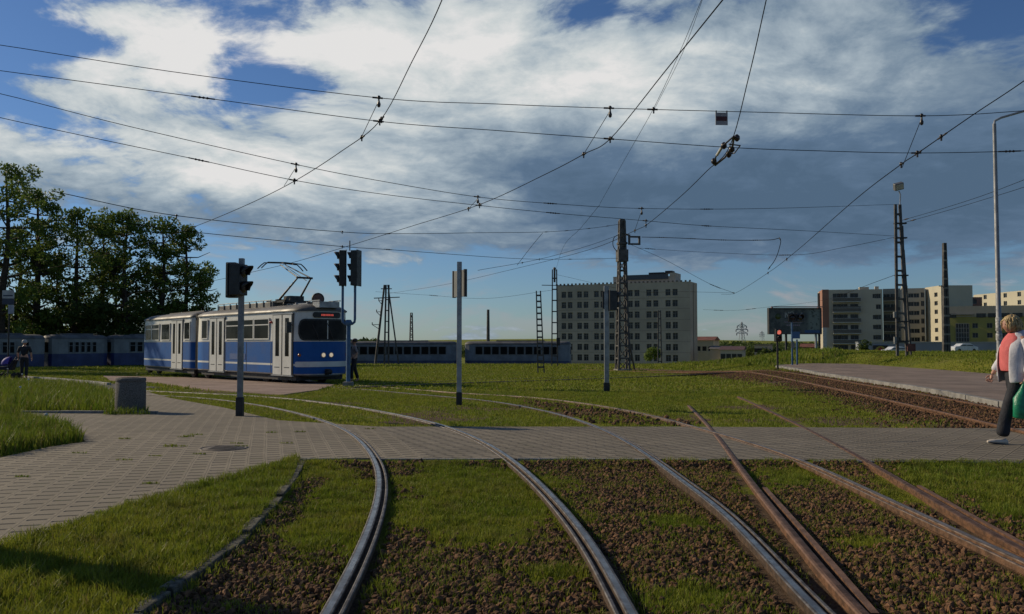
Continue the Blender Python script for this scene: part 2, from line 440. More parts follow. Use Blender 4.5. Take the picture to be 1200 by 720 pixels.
def paver_mat(name, ang, pu, pv, strong, col=(.30, .265, .215), jlw=.12):
    m = bpy.data.materials.new(name); m.use_nodes = True; t = m.node_tree; n = NT(t)
    b = t.nodes['Principled BSDF']; tc = n.new('ShaderNodeTexCoord').outputs['Object']
    mp = n.new('ShaderNodeMapping'); mp.inputs['Rotation'].default_value = (0, 0, ang); n.put(mp.inputs['Vector'], tc)
    wob = n.noise(tc, 1.3, 2, .5, 0, 1)
    v = n.vadd(mp.outputs[0], n.vmul(n.vadd(wob, (-.5,)*3), (.03, .03, 0)))
    x, y, z = n.xyz(v)
    u = n.m('DIVIDE', x, pu); cu = n.m('FLOOR', u); fu = n.m('FRACT', u)
    w = n.add(n.m('DIVIDE', y, pv), n.mul(cu, .5)); cw = n.m('FLOOR', w); fw = n.m('FRACT', w)
    tri = n.m('ABSOLUTE', n.sub(fu, .5))
    fw2 = n.m('ABSOLUTE', n.sub(fw, .5))
    jc = n.mul(n.ss(fw2, .50, .42, 1., 0.), 1.0); jc = n.ss(fw2, .36, .43)
    jc = n.mul(jc, n.ss(tri, .44, .30))
    jl = n.mul(n.ss(tri, .455, .49), jlw)
    j = n.m('MAXIMUM', n.mul(jc, strong), jl)
    wn = n.new('ShaderNodeTexWhiteNoise', noise_dimensions='2D'); n.put(wn.inputs['Vector'], n.comb(cu, cw))
    base = n.mix(wn.outputs[0], col, tuple(q*.80 for q in col))
    base = n.mix(n.mul(n.ss(n.noise(tc, .45, 6, .7), .42, .62), .55), base, tuple(q*.62 for q in col))
    base = n.mix(n.mul(n.ss(n.noise(tc, 90, 3, .7), .45, .7), .3), base, tuple(q*.5 for q in col))
    moss = n.mul(n.ss(n.noise(tc, 2.0, 4, .6), .55, .7), j)
    base = n.mix(n.mul(j, .85), base, (.035, .032, .026)); base = n.mix(n.mul(moss, .6), base, (.05, .07, .015))
    n.put(b.inputs['Base Color'], base); b.inputs['Roughness'].default_value = .85; b.inputs['Specular IOR Level'].default_value = .25
    bp = n.new('ShaderNodeBump'); bp.inputs['Strength'].default_value = .8; bp.inputs['Distance'].default_value = .015
    n.put(bp.inputs['Height'], n.add(n.sub(1.0, j), n.mul(n.noise(tc, 120, 3, .6), .15))); n.put(b.inputs['Normal'], bp.outputs[0])
    return m
M_PAV1 = paver_mat('paving blocks', R(-16), .19, .20, 1.0, (.25, .215, .16))
M_PAV2 = paver_mat('crossing paving', R(38), .20, .20, (.8), (.22, .19, .145), .7)
def asphalt(name, col, crack=.3):
    m = mat(name, col, .9, 0, .15, .8, .5, 120, grime=crack, spec=.2); return m
M_PINK = asphalt('worn pinkish asphalt', (.33, .245, .20))
M_PLAT = asphalt('platform asphalt', (.25, .195, .16))
M_ROAD = asphalt('dark road asphalt', (.10, .10, .10))

g = lambda *L: [G0(*p) for p in L]
pav = g((0, 640), (125, 602), (250, 565), (352, 536.5))
front_left = [(-14, 3.2), (-5.6, 4.75)]
left_pave = front_left + [(p.x, p.y) for p in pav] + [(-2.25, 9.72), (-1.15, 9.72), (-1.75, 13.25)] + \
    [(p.x, p.y) for p in g((325, 492), (262, 477), (200, 466), (168, 458), (150, 455), (130, 462), (125, 478), (192, 485), (0, 484))] + [(-16, 15.6), (-16, 12.9)]
# the weed bed on the left is cut out by running the outline round it
wb = g((-60, 484), (0, 487), (60, 500), (102, 518), (60, 524), (0, 537))
left_pave = [(-16, 3.2), (-5.6, 4.9)] + [(p.x, p.y) for p in pav] + [(-2.25, 9.74), (-.9, 9.74), (-2.1, 13.3)] + \
    [(p.x, p.y) for p in g((325, 493), (262, 478), (200, 467), (160, 456), (132, 458), (125, 470), (120, 484.5), (0, 484.5), (0, 487), (60, 500), (102, 518), (60, 524), (0, 537))] + [(-16, 11.4)]
p1 = sheet('paved_area', left_pave, .006, M_PAV1, 1.5, .05, flat); tag(p1, None, None, kind='structure')
cross = [(-.9, 9.74), (3.0, 9.62), (5.5, 9.5), (12, 9.3), (30, 8.9), (30, 12.5), (12, 12.9), (6, 13.1), (2.4, 13.3), (-2.1, 13.3)]
p2 = sheet('path', cross, .006, M_PAV2, 1.5, .06, flat); tag(p2, None, None, kind='structure')
pk = g((120, 441), (200, 443), (340, 442), (392, 452), (372, 458), (330, 464), (300, 462), (230, 456), (180, 449), (130, 447))
p3 = sheet('tram_stop_pavement', [(p.x, p.y) for p in pk], .03, M_PINK, 1.5, .1, flat); tag(p3, None, None, kind='structure')
rd = g((-200, 452), (-200, 442), (0, 441), (110, 445), (160, 449), (150, 454), (60, 447), (0, 449))
p4 = sheet('stop_road', [(-40, 27), (-20, 25.5), (-13.2, 25.2), (-11.6, 28.4), (-16, 33), (-26, 40), (-48, 44)], .02, M_ROAD, 2, .08, flat); tag(p4, None, None, kind='structure')
plat_near = g((1178, 477), (1080, 458), (962, 440), (912, 431))
plat = [(10.4, 12.95)] + [(p.x, p.y) for p in plat_near] + [(15.4, 48), (18.6, 46)] + [(18.3, 36), (17.6, 28), (17.5, 20), (17, 12.7)]
p5 = sheet('tram_platform', plat, .11, M_PLAT, 1.5, .2, hz if False else flat); tag(p5, None, None, kind='structure')

def kerb(name, pts, w, top, depth, mt, joint=1.0, zf=flat, label=None, jit=.006):
    """row of kerb stones along a polyline"""
    mb = MB(); pts = [Vector((p[0], p[1], 0)) for p in pts]
    for a, b in zip(pts, pts[1:]):
        L = (b-a).length; k = max(1, round(L/joint)); d = (b-a)/k; nn = Vector((-d.y, d.x, 0)).normalized()*w/2
        for i in range(k):
            s0 = a+d*i+d.normalized()*.006; s1 = a+d*(i+1)-d.normalized()*.006
            j = random.uniform(-jit, jit); off = Vector((random.uniform(-jit, jit), 0, 0))
            vs = []
            for zz in (-depth, top+j):
                for q in (s0-nn+off, s1-nn+off, s1+nn+off, s0+nn+off): vs.append((q.x, q.y, zf(q.x, q.y)+zz))
            mb.add(vs, [(0, 3, 2, 1), (4, 5, 6, 7), (0, 1, 5, 4), (1, 2, 6, 5), (2, 3, 7, 6), (3, 0, 4, 7)], False)
    o = mb.build(name, mt, bevel=.008); tag(o, label, None, kind='structure'); return o
kerb('platform_kerb', [(10.33, 12.95)]+[(p.x-.06, p.y) for p in plat_near]+[(15.4, 48.1)], .16, .118, .15, M_CONC)
kerb('track_bed_kerb', [(-2.36, 9.66), (-2.10, 8.2), (-1.93, 6.8), (-1.84, 5.9), (-1.81, 4.9), (-1.83, 4.2), (-1.86, 2.0), (-1.9, -3)], .085, .026, .2, mat('mossy kerb', (.13, .125, .09), .95, 0, .35, 14, .8, 60, grime=.8), .45, jit=.013)
kerb('paving_edge_kerb', [(-5.6, 4.86)]+[(p.x, p.y-.04) for p in pav]+[(-2.25, 9.70)], .06, .012, .1, M_CONC, 1.0)
kerb('path_edge_kerb', [(-2.25, 9.70), (-1.9, 9.70)], .06, .01, .1, M_CONC)
for a, b in (((-1.52, 9.7), (-.2, 9.7)), ((.05, 9.69), (1.5, 9.63)), ((1.72, 9.62), (2.2, 9.61)), ((3.35, 9.56), (4.7, 9.5)), ((4.9, 9.49), (16, 9.15))):
    kerb('path_edge_kerb', [a, b], .06, .008, .1, M_CONC)
kerb('weed_bed_kerb', [(p.x, p.y) for p in g((0, 484.6), (70, 484.7), (185, 485.3))], .08, .05, .1, M_CONC)
kerb('stop_kerb', [(p.x, p.y) for p in g((30, 443.5), (80, 447), (128, 452))], .15, .10, .1, M_CONCL)

# manhole in the paving
def manhole():
    c = G0(262, 526); mb = MB()
    mb.lathe((c.x, c.y, .006), [(.0, .006), (.24, .006), (.245, .002), (.26, .002), (.265, .007), (.29, .007), (.295, 0)], 32)
    for i in range(-3, 4): mb.box(c.x-.15, c.x+.15, c.y+i*.05-.012, c.y+i*.05+.012, .0115, .015)
    o = mb.build('manhole_cover', mat('rusty manhole iron', (.13, .11, .09), .7, .4, .2, 10, .3))
    tag(o, 'round dark iron manhole cover in the block paving', 'manhole cover')
manhole()

# ------------------------------------------------------------------ rails
def rail_mat(name, head, rough, metal, side):
    m = mat(name, head, rough, metal, .22, 7, .15, 60, grime=.35); s = mat(name+' side', side, .85, .1, .3, 14, .5, 50, grime=.4); l = mat(name+' lip', tuple(a*.45+b*.35 for a, b in zip(head, side)), .6, .5, .3, 9, .3, 50, grime=.5); return [m, s, l]
RM_SHINY = rail_mat('polished rail', (.26, .265, .275), .33, .85, (.085, .05, .028))
RM_MID = rail_mat('dull rail', (.27, .22, .18), .45, .6, (.15, .075, .035))
RM_RUST = rail_mat('rusty rail', (.22, .115, .06), .6, .25, (.16, .075, .033))
PROF = [(-.07, -.16), (-.022, -.13), (-.022, -.055), (-.052, -.038), (-.055, -.006), (-.048, -.001), (-.036, .0), (.002, .0), (.012, -.002), (.015, -.008), (.016, -.036), (.044, -.036), (.048, -.012), (.054, -.008), (.070, -.008), (.076, -.014), (.076, -.05), (.022, -.06), (.022, -.13), (.07, -.16)]
PROF2 = [(-.065, -.16), (-.012, -.13), (-.012, -.05), (-.037, -.036), (-.039, -.006), (-.030, 0), (-.012, .002), (.012, .002), (.030, 0), (.039, -.006), (.037, -.036), (.012, -.05), (.012, -.13), (.065, -.16)]
def rail(pts, mats, parent, flip=1, zoff=.024, name='rail', prof=PROF):
    pts = crom(pts, 8)
    for _ in range(40): pts = [pts[0]]+[(pts[i-1]+pts[i]*2+pts[i+1])/4 for i in range(1, len(pts)-1)]+[pts[-1]]
    mb = MB(); rings = []
    for i, p in enumerate(pts):
        d = (pts[min(i+1, len(pts)-1)]-pts[max(i-1, 0)]); d.z = 0; d.normalize(); r = Vector((d.y, -d.x, 0))
        rings.append([p + r*a*.86*flip + Vector((0, 0, b+zoff)) for a, b in prof])
    k = len(prof)
    mb.smooth = False
    for i in range(len(rings)-1):
        for j in range(k-1):
            top = prof[j][1] > -.015 and prof[j+1][1] > -.015
            mb.cur = (0 if len(prof) < 6 or (prof[j][0] > -.040 and prof[j+1][0] < .010) else 2) if top else 1
            mb.add([rings[i][j], rings[i][j+1], rings[i+1][j+1], rings[i+1][j]], [(0, 1, 2, 3)], False)
    mb.cur = 1; mb.add(rings[0], [tuple(range(k))], False); mb.add(rings[-1], [tuple(range(k))[::-1]], False)
    return mb.build(name, mats, parent)
def world(L, z=None): return [Vector((x, y, flat(x, y) if z is None else z)) for x, y in L]
pre = lambda L: world(L)
A = pre([(-.80, -3), (-.80, 0), (-.82, 2.2)])+g((390, 720), (424, 650), (443, 600), (448, 565), (441, 538), (420, 514), (395, 499), (342, 483), (292, 473.5), (230, 466))+world([(-11.5, 24.3), (-18, 29), (-28, 34.2), (-40, 38)])
B = pre([(.63, -3), (.63, 0), (.62, 2.2)])+g((734, 720), (690, 634), (632, 568), (582, 526), (536, 506), (508, 496.5), (438, 481), (360, 470), (300, 464.5))+world([(-10.6, 25.4), (-17.2, 30.2), (-27.2, 35.5), (-39.4, 39.3)])
t1 = thing('tram_track', 'polished left-hand tram track curving left from the bottom of the picture', 'tram track', group='tram tracks')
rail(A, RM_SHINY, t1, 1); rail(B, RM_SHINY, t1, -1)
C = pre([(1.35, -3), (1.38, 0), (1.44, 2.4)])+g((960, 720), (905, 660), (850, 600), (800, 566), (755, 530), (711, 505.5), (656, 485.5), (593, 473.5), (560, 469))+world([(-2.3, 23.0), (-4.5, 26.6), (-7.74, 31.2), (-14.3, 38.7), (-21.5, 46.9), (-30, 57), (-36, 66)])
D_ = pre([(2.8, -3), (2.85, 0), (2.95, 2.4)])+g((1200, 663), (1056, 596), (993, 566), (916, 531), (838, 509), (800, 498), (735, 481), (656, 469.5), (592, 464))+world([(-1.5, 24.0), (-3.4, 27.4), (-6.66, 32.2), (-13.2, 39.6), (-20.4, 47.8), (-29, 58), (-35, 67)])
t2 = thing('tram_track', 'middle tram track of worn bright rails curving left to the waiting tram', 'tram track', group='tram tracks')
rail(C, RM_SHINY, t2, 1); rail(D_, RM_MID, t2, -1)
E = pre([(1.62, 2.9)])+g((1003, 720), (940, 640), (877, 564), (845, 517), (826, 495), (807, 476))
Fr = g((1200, 648), (1130, 609), (1060, 567), (1000, 533), (935, 497), (865, 465.5))
Fr = world([(3.05, 3.6)])+Fr
t3 = thing('tram_track', 'rusty disused tram track running straight ahead between grass and ballast', 'tram track', group='tram tracks')
rail(E, RM_RUST, t3, 1, .016, prof=PROF2); rail(Fr, RM_RUST, t3, -1, .016, prof=PROF2)
chk = [(-.022, -.1), (-.022, 0), (.022, 0), (.022, -.1)]
Ec = [p+Vector((.095, 0, 0)) for p in g((1003, 720), (940, 640), (884, 572))]
rail(Ec, RM_RUST, t3, 1, .006, 'check_rail', chk)
Fc = [p+Vector((.10, 0, 0)) for p in g((1200, 648), (1130, 609), (1064, 569.5))]
rail(Fc, RM_RUST, t3, 1, .006, 'check_rail', chk)
Gp = g((1230, 518), (1165, 500), (1040, 471), (960, 453), (896, 440), (868, 435))+world([(9.6, 45), (7.5, 54), (3.5, 64)])
Hp = g((1260, 500), (1178, 482), (1060, 460), (939, 440), (900, 434))+world([(11.4, 46), (9.2, 55.5), (4.8, 66)])
t4 = thing('tram_track', 'far rusty tram track in brown ballast beside the platform', 'tram track', group='tram tracks')
rail(world([(7.35, 8.5)])+Gp, RM_RUST, t4, 1, .05, prof=PROF2); rail(world([(8.9, 8.5)])+Hp, RM_RUST, t4, -1, .05, prof=PROF2)
# shallow grass-grown rails that pass in front of the far tower
t5 = thing('tram_track', 'thin pale grass-grown tram rails crossing the meadow in the middle distance', 'tram track', group='tram tracks')
rail(g((414, 455.5), (500, 451.5), (600, 448), (700, 445), (790, 441), (862, 437)), RM_MID, t5, 1, .05)
rail(g((430, 450.5), (520, 447.5), (620, 444), (720, 441), (800, 438)), RM_MID, t5, 1, .03)

# ------------------------------------------------------------------ grass, weeds, ballast
def blade_mat(name, c1, c2, dryness=True):
    m = bpy.data.materials.new(name); m.use_nodes = True; t = m.node_tree; n = NT(t)
    b = t.nodes['Principled BSDF']; tc = n.new('ShaderNodeTexCoord').outputs['Object']
    r = n.new('ShaderNodeNewGeometry').outputs['Random Per Island']
    f = n.add(n.mul(r, .6), n.mul(n.ss(n.noise(tc, .6, 4, .6), .35, .65), .5))
    c = n.mix(f, c1, c2)
    dry = n.ss(n.new('ShaderNodeNewGeometry').outputs['Random Per Island'], .90, .94)
    if dryness:
        c = n.mix(dry, c, (.20, .16, .06))
        c = n.mix(n.mul(n.ss(n.noise(tc, 2.6, 4, .65), .52, .68), .5), c, (.17, .145, .045))
    c = n.mix(n.mul(n.ss(n.noise(tc, 5.5, 3, .6), .5, .62), .5), c, tuple(q*.45 for q in c1))
    n.put(b.inputs['Base Color'], c); b.inputs['Roughness'].default_value = .6; b.inputs['Specular IOR Level'].default_value = .2
    tr = n.new('ShaderNodeBsdfTranslucent'); n.put(tr.inputs[0], c)
    mx = n.new('ShaderNodeMixShader'); mx.inputs[0].default_value = .35
    t.links.new(b.outputs[0], mx.inputs[1]); t.links.new(tr.outputs[0], mx.inputs[2])
    t.links.new(mx.outputs[0], t.nodes['Material Output'].inputs[0]); return m
M_BLADE = blade_mat('grass blades', (.13, .195, .014), (.26, .27, .03))
M_WEED = blade_mat('weed blades', (.10, .17, .014), (.20, .23, .026))
def blades(name, X, Y, Z, H, W, mt, lean=.5):
    n = len(X); a = rng.uniform(0, 2*np.pi, n); l = rng.uniform(0, lean, n)*H; b = rng.uniform(0, 2*np.pi, n)
    dx, dy = np.cos(a)*W/2, np.sin(a)*W/2; lx, ly = np.cos(b)*l, np.sin(b)*l
    V = np.empty((n, 5, 3))
    V[:, 0] = np.stack([X-dx, Y-dy, Z-.01], 1); V[:, 1] = np.stack([X+dx, Y+dy, Z-.01], 1)
    V[:, 2] = np.stack([X+dx*.8+lx*.35, Y+dy*.8+ly*.35, Z+H*.55], 1); V[:, 3] = np.stack([X-dx*.8+lx*.35, Y-dy*.8+ly*.35, Z+H*.55], 1)
    V[:, 4] = np.stack([X+lx, Y+ly, Z+H], 1)
    i = np.arange(n)[:, None]*5
    tri = np.concatenate([i+[0, 1, 2], i+[0, 2, 3], i+[3, 2, 4]], 1).reshape(-1, 3)
    o = fastmesh(name, V.reshape(-1, 3), tri, [mt]); return o
PAVED = [[(p[0], p[1]) for p in q] for q in (left_pave, cross, [(p.x, p.y) for p in pk], plat)]
def on_paving(x, y):
    r = np.zeros(x.shape, bool)
    for q in PAVED: r |= inpoly(x, y, q)
    return r
RAILS = [crom(q, 6) for q in (A, B, C, D_, E, Fr, Gp, Hp)]
RP = np.array([(p.x, p.y) for q in RAILS for p in q if p.y < 45])
def rail_dist(x, y):
    out = np.empty(x.shape)
    segs = [(np.array([(a.x, a.y) for a in q[:-1]]), np.array([(a.x, a.y) for a in q[1:]])) for q in RAILS]
    A0 = np.concatenate([s[0] for s in segs]); A1 = np.concatenate([s[1] for s in segs])
    k = A0[:, 1] < 46; A0 = A0[k]; A1 = A1[k]; d = A1-A0; L2 = (d**2).sum(1)+1e-9
    for s in range(0, len(x), 20000):
        p = np.stack([x[s:s+20000], y[s:s+20000]], 1)[:, None, :]
        t = np.clip(((p-A0)*d).sum(-1)/L2, 0, 1)[..., None]
        out[s:s+20000] = np.sqrt(((p-A0-t*d)**2).sum(-1)).min(1)
    return out
def scatter(n, x0, x1, y0, y1, wedge=True):
    Y = rng.uniform(y0, y1, n)
    if wedge:
        u = rng.uniform(-.66, .66, n); X = u*Y
        keep = rng.uniform(0, y1, n) < Y; X, Y = X[keep], Y[keep]
    else: X = rng.uniform(x0, x1, n)
    return X, Y
def lawn():
    # near lawn and trackside grass: short fine blades
    for (nm, n, y0, y1, h0, h1, w) in (('grass', 620000, 3.4, 9.6, .018, .055, .0055), ('grass', 560000, 13.2, 26, .012, .045, .011), ('grass', 420000, 26, 60, .02, .075, .03), ('grass', 240000, 60, 100, .05, .14, .07)):
        X, Y = scatter(n, 0, 0, y0, y1); Z = terrain(X, Y)
        s = soil_weight(X, Y, Z)
        k = (s + (fbm(X*5, Y*5, 8)-.5)*.6 < np.where(rng.uniform(0, 1, len(X)) < (.33 if y0 < 5 else .05), 2., rng.uniform(.10, .80, len(X))**1.15)) & ~on_paving(X, Y)
        k &= ~((Y > 20) & (np.abs(X+18) < 10) & (Y > 26) & (Y < 46) & inpoly(X, Y, [(-40, 27), (-20, 25.5), (-13.2, 25.2), (-11.6, 28.4), (-16, 33), (-26, 40), (-48, 44)]))
        X, Y, Z = X[k], Y[k], Z[k]
        if y1 < 50:
            d = rail_dist(X, Y); k = d > np.where(Y < 10, .085, .085+.10*fbm(X*2, Y*2, 15)); X, Y, Z = X[k], Y[k], Z[k]
        hgt = rng.uniform(h0, h1, len(X))*(.25+.5*fbm(X*1.1, Y*1.1, 2)+2.2*fbm(X*7, Y*7, 12)**2)
        if y0 < 5:
            left = X < kerb_x(Y)
            Z = Z+np.where(left, .02, -.0); hgt *= np.where(left, 1.15, .8)
        o = blades(nm, X, Y, Z-.01, hgt, w*rng.uniform(.7, 1.3, len(X)), M_BLADE, .9)
        tag(o, None, 'grass', kind='stuff')
        o['label'] = {3.4: 'short green grass in the foreground beside the rails', 13.2: 'mown grass just behind the paved crossing', 26: 'green meadow grass in the middle distance', 60: 'far meadow grass in front of the parked trams'}[y0]
lawn()
def weeds(name, poly, n, h0, h1, label, w=.012, z=0., flowers=0):
    xs = [p[0] for p in poly]; ys = [p[1] for p in poly]
    X = rng.uniform(min(xs), max(xs), n); Y = rng.uniform(min(ys), max(ys), n)
    k = inpoly(X, Y, poly); X, Y = X[k], Y[k]
    H = rng.uniform(h0, h1, len(X))*(.45+1.1*fbm(X*1.5, Y*1.5, 4))
    o = blades(name, X, Y, terrain(X, Y)+z, H, w*rng.uniform(.6, 1.5, len(X)), M_WEED, .7)
    tag(o, label, 'grass', kind='stuff')
    if flowers:
        mb = MB()
        for i in range(flowers):
            j = random.randrange(len(X)); mb.tube([(X[j], Y[j], H[j]*.5), (X[j], Y[j], H[j]*1.15)], .002, 4)
            mb.lathe((X[j], Y[j], H[j]*1.15), [(0, -.026), (.024, -.014), (.029, 0), (.021, .018), (0, .026)], 8)
        f = mb.build('dandelion', mat('dandelion down', (.6, .6, .55), .9)); tag(f, 'white dandelion clocks among the tall grass', 'dandelion', kind='stuff')
PW = lambda *L: [(p.x, p.y) for p in g(*L)]
weeds('tall_grass', [(-14, 15.0)]+PW((0, 486), (60, 499), (100, 517), (60, 523), (0, 535))+[(-14, 10.9)], 60000, .10, .26, 'tall weedy grass in the bed at the left edge', flowers=16)
weeds('tall_grass', [(-24, 15.5)]+PW((0, 484), (120, 484), (132, 483), (134, 464), (100, 455), (0, 449))+[(-30, 22)], 90000, .14, .34, 'tall weedy grass behind the paving beside the concrete bin', .016, flowers=26)
weeds('tall_grass', PW((120, 487), (176, 486.5), (172, 482), (130, 479)), 2500, .06, .2, 'grass tufts round the foot of the concrete bin')
weeds('tall_grass', [(1.0, 3.9), (1.35, 3.9), (1.3, 4.8), (.95, 4.7)], 900, .05, .16, 'tuft of longer grass in the ballast between the second and third rail', .007, -.08)
weeds('tall_grass', [(-.70, 4.2), (-.5, 4.2), (-.75, 6.6), (-.93, 6.6)], 500, .06, .17, 'sparse grass stalks along the foot of the leftmost rail', .006, -.08)
weeds('tall_grass', [(x-.20, y) for x, y in KERB[:-1]]+[(x-.03, y) for x, y in KERB[:-1][::-1]], 4000, .02, .055, 'ragged grass hanging over the mossy kerb', .007, .0)
weeds('tall_grass', [(p.x-.02, p.y+.03) for p in pav]+[(p.x+.05, p.y-.10) for p in pav[::-1]], 2600, .015, .06, 'fringe of grass creeping over the edge of the block paving', .006, .0)
for i_ in range(26):
    u_ = random.random(); c_ = (random.uniform(-7, -1.6), random.uniform(9.9, 13.0))
    if i_ % 2: c_ = (random.uniform(-6.2, -3.2), random.uniform(7.6, 12))
    if not inpoly(np.array([c_[0]]), np.array([c_[1]]), left_pave)[0]: continue
    weeds('joint_weeds', [(c_[0]-.09, c_[1]-.02), (c_[0]+.09, c_[1]-.03), (c_[0]+.08, c_[1]+.02), (c_[0]-.08, c_[1]+.03)], 60, .006, .022, 'tiny weeds sprouting from the joints of the block paving', .006, .012)
weeds('tall_grass', PW((500, 560), (570, 552), (640, 575), (600, 600), (520, 590)), 2200, .02, .055, 'lush low weeds between the first two rails just past the crossing', .011, -.05)
weeds('tall_grass', PW((880, 552), (1000, 556), (1010, 574), (900, 572)), 1800, .03, .09, 'leafy weeds between the rusty rails just in front of the crossing', .012, -.05)
weeds('tall_grass', PW((1050, 545), (1200, 545), (1200, 612), (1120, 590)), 5000, .03, .09, 'thick grass at the right edge in front of the crossing', .010, -.03)
weeds('tall_grass', PW((740, 690), (830, 675), (880, 720), (760, 720)), 1100, .03, .10, 'grass tufts in the ballast at the bottom of the picture', .008, -.05)
weeds('tall_grass', PW((330, 600), (400, 590), (400, 720), (300, 720)), 1500, .02, .07, 'straggly grass beside the leftmost rail', .007, -.05)
weeds('tall_grass', [(18.5, 64), (40, 58), (90, 75), (90, 95), (22, 92), (14, 78)], 60000, .10, .30, 'long dark green grass along the crest behind the mound', .07)
weeds('tall_grass', [(14.5, 47), (18.7, 47), (27, 76), (20, 92), (15, 62)], 14000, .10, .3, 'long grass strip behind the end of the platform', .05)

def stones():
    ico = [(0, 0, 1)]+[(.894*math.cos(a*1.2566), .894*math.sin(a*1.2566), .447) for a in range(5)]+[(.894*math.cos(a*1.2566+.628), .894*math.sin(a*1.2566+.628), -.447) for a in range(5)]+[(0, 0, -1)]
    fc = [(0, i+1, (i+1) % 5+1) for i in range(5)]+[(i+1, i+6, (i+1) % 5+1) for i in range(5)]+[((i+1) % 5+1, i+6, (i+1) % 5+6) for i in range(5)]+[(11, (i+1) % 5+6, i+6) for i in range(5)]
    ico = np.array(ico); fc = np.array(fc)
    m = mat('ballast stone', (.22, .115, .058), .9, 0, .2, 20, .4, 90, col2=(.028, .020, .013), island=True, spec=.2)
    for (nm, n, reg, s0, s1, lab) in (
        ('ballast', 60000, 'near', .009, .028, 'brown ballast stones between the foreground rails'),
        ('ballast', 26000, 't4', .014, .034, 'brown ballast along the far track beside the platform'),
        ('ballast', 2600, 'cd', .02, .05, 'ballast between the middle rails beyond the crossing')):
        if reg == 'near':
            X = rng.uniform(-2, 6.2, n); Y = rng.uniform(3.5, 9.5, n)
            k = (X > kerb_x(Y)+.08) & (np.abs(X) < .66*Y); X, Y = X[k], Y[k]
            px, py = topix(X, Y, np.full(X.shape, -.08))
            gr = soil_weight(X, Y, np.full(X.shape, -.06)); k = (gr > rng.uniform(.18, .72, len(X)))
            X, Y = X[k], Y[k]
        elif reg == 't4':
            Y = rng.uniform(12.9, 45, n); X = track4_x(Y)+rng.normal(0, .85, n)
        else:
            a = PW((600, 466), (760, 487), (840, 498), (700, 498), (640, 480)); X = rng.uniform(-1, 4, n); Y = rng.uniform(13.3, 22, n)
            k = inpoly(X, Y, a); X, Y = X[k], Y[k]
        k = ~on_paving(X, Y) & (rail_dist(X, Y) > .10); X, Y = X[k], Y[k]
        n = len(X); sz = rng.uniform(s0, s1, n)**1.0; sc = sz[:, None]*rng.uniform(.65, 1.35, (n, 3))*[1, 1, .7]
        q = rng.normal(size=(n, 4)); q /= np.linalg.norm(q, axis=1)[:, None]
        w, x, y, z = q.T
        Rm = np.stack([1-2*(y*y+z*z), 2*(x*y-z*w), 2*(x*z+y*w), 2*(x*y+z*w), 1-2*(x*x+z*z), 2*(y*z-x*w), 2*(x*z-y*w), 2*(y*z+x*w), 1-2*(x*x+y*y)], 1).reshape(n, 3, 3)
        base = ico[None]*rng.uniform(.72, 1.2, (n, 12, 1))
        V = np.einsum('nij,nvj->nvi', Rm, base*sc[:, None, :])
        V[:, :, 0] += X[:, None]; V[:, :, 1] += Y[:, None]; V[:, :, 2] += (terrain(X, Y)+rng.uniform(-.010, .010, n))[:, None]
        Fq = (np.arange(n)[:, None, None]*12+fc[None]).reshape(-1, 3)
        o = fastmesh(nm, V.reshape(-1, 3), Fq, [m]); tag(o, lab, 'ballast', kind='stuff')
stones()

# ------------------------------------------------------------------ trams
def dense(poly, maxd=.35):
    out = []
    for i, p in enumerate(poly[:-1]):
        q = poly[i+1]; k = max(1, int(math.dist(p, q)/maxd))
        for j in range(k): out.append((p[0]+(q[0]-p[0])*j/k, p[1]+(q[1]-p[1])*j/k))
    out.append(poly[-1]); return out
def arc_patch(mb, path, s0, s1, z0, z1, off, rr=.12, nz=8, ns=24, thick=.0):
    """rounded-rectangle patch laid on the vertical surface above a plan path, stood off by off"""
    L = [0]
    for a, b in zip(path, path[1:]): L.append(L[-1]+math.dist(a, b))
    def pt(s):
        s = min(max(s, 0), L[-1]-1e-6); i = max(j for j in range(len(L)-1) if L[j] <= s)
        t = (s-L[i])/(L[i+1]-L[i]); a, b = path[i], path[i+1]
        dx, dy = b[0]-a[0], b[1]-a[1]; m = math.hypot(dx, dy)
        return a[0]+dx*t+dy/m*off, a[1]+dy*t-dx/m*off
    vs = []
    for i in range(ns+1):
        s = s0+(s1-s0)*i/ns; e = min(s-s0, s1-s); c = 0 if e >= rr else rr-math.sqrt(max(0, rr*rr-(rr-e)**2))
        x, y = pt(s)
        for j in range(nz+1): vs.append((x, y, z0+c+(z1-z0-2*c)*j/nz))
    mb.add(vs, [(i*(nz+1)+j, (i+1)*(nz+1)+j, (i+1)*(nz+1)+j+1, i*(nz+1)+j+1) for i in range(ns) for j in range(nz)], True)
def frame_window(x0, x1, z0, z1, y, parent, side=-1, rail_z=None, mats=None, wt=.05, name='window'):
    """side window: raised frame, glass behind it, optional slider rail"""
    mb = MB(); s = side
    def bx(a, b, c, d, e, f): mb.box(a, b, min(y+s*e, y+s*f), max(y+s*e, y+s*f), c, d)
    mb.cur = 0
    bx(x0, x1, z0, z0+wt, -.01, .034); bx(x0, x1, z1-wt, z1, -.01, .034)
    bx(x0, x0+wt, z0+wt, z1-wt, -.01, .034); bx(x1-wt, x1, z0+wt, z1-wt, -.01, .034)
    if rail_z: bx(x0+wt, x1-wt, rail_z-.02, rail_z+.02, -.01, .029)
    mb.cur = 1; bx(x0+wt, x1-wt, z0+wt, z1-wt, -.01, .019)
    return mb.build(name, mats or [M_WHITE, M_GLASS], parent)
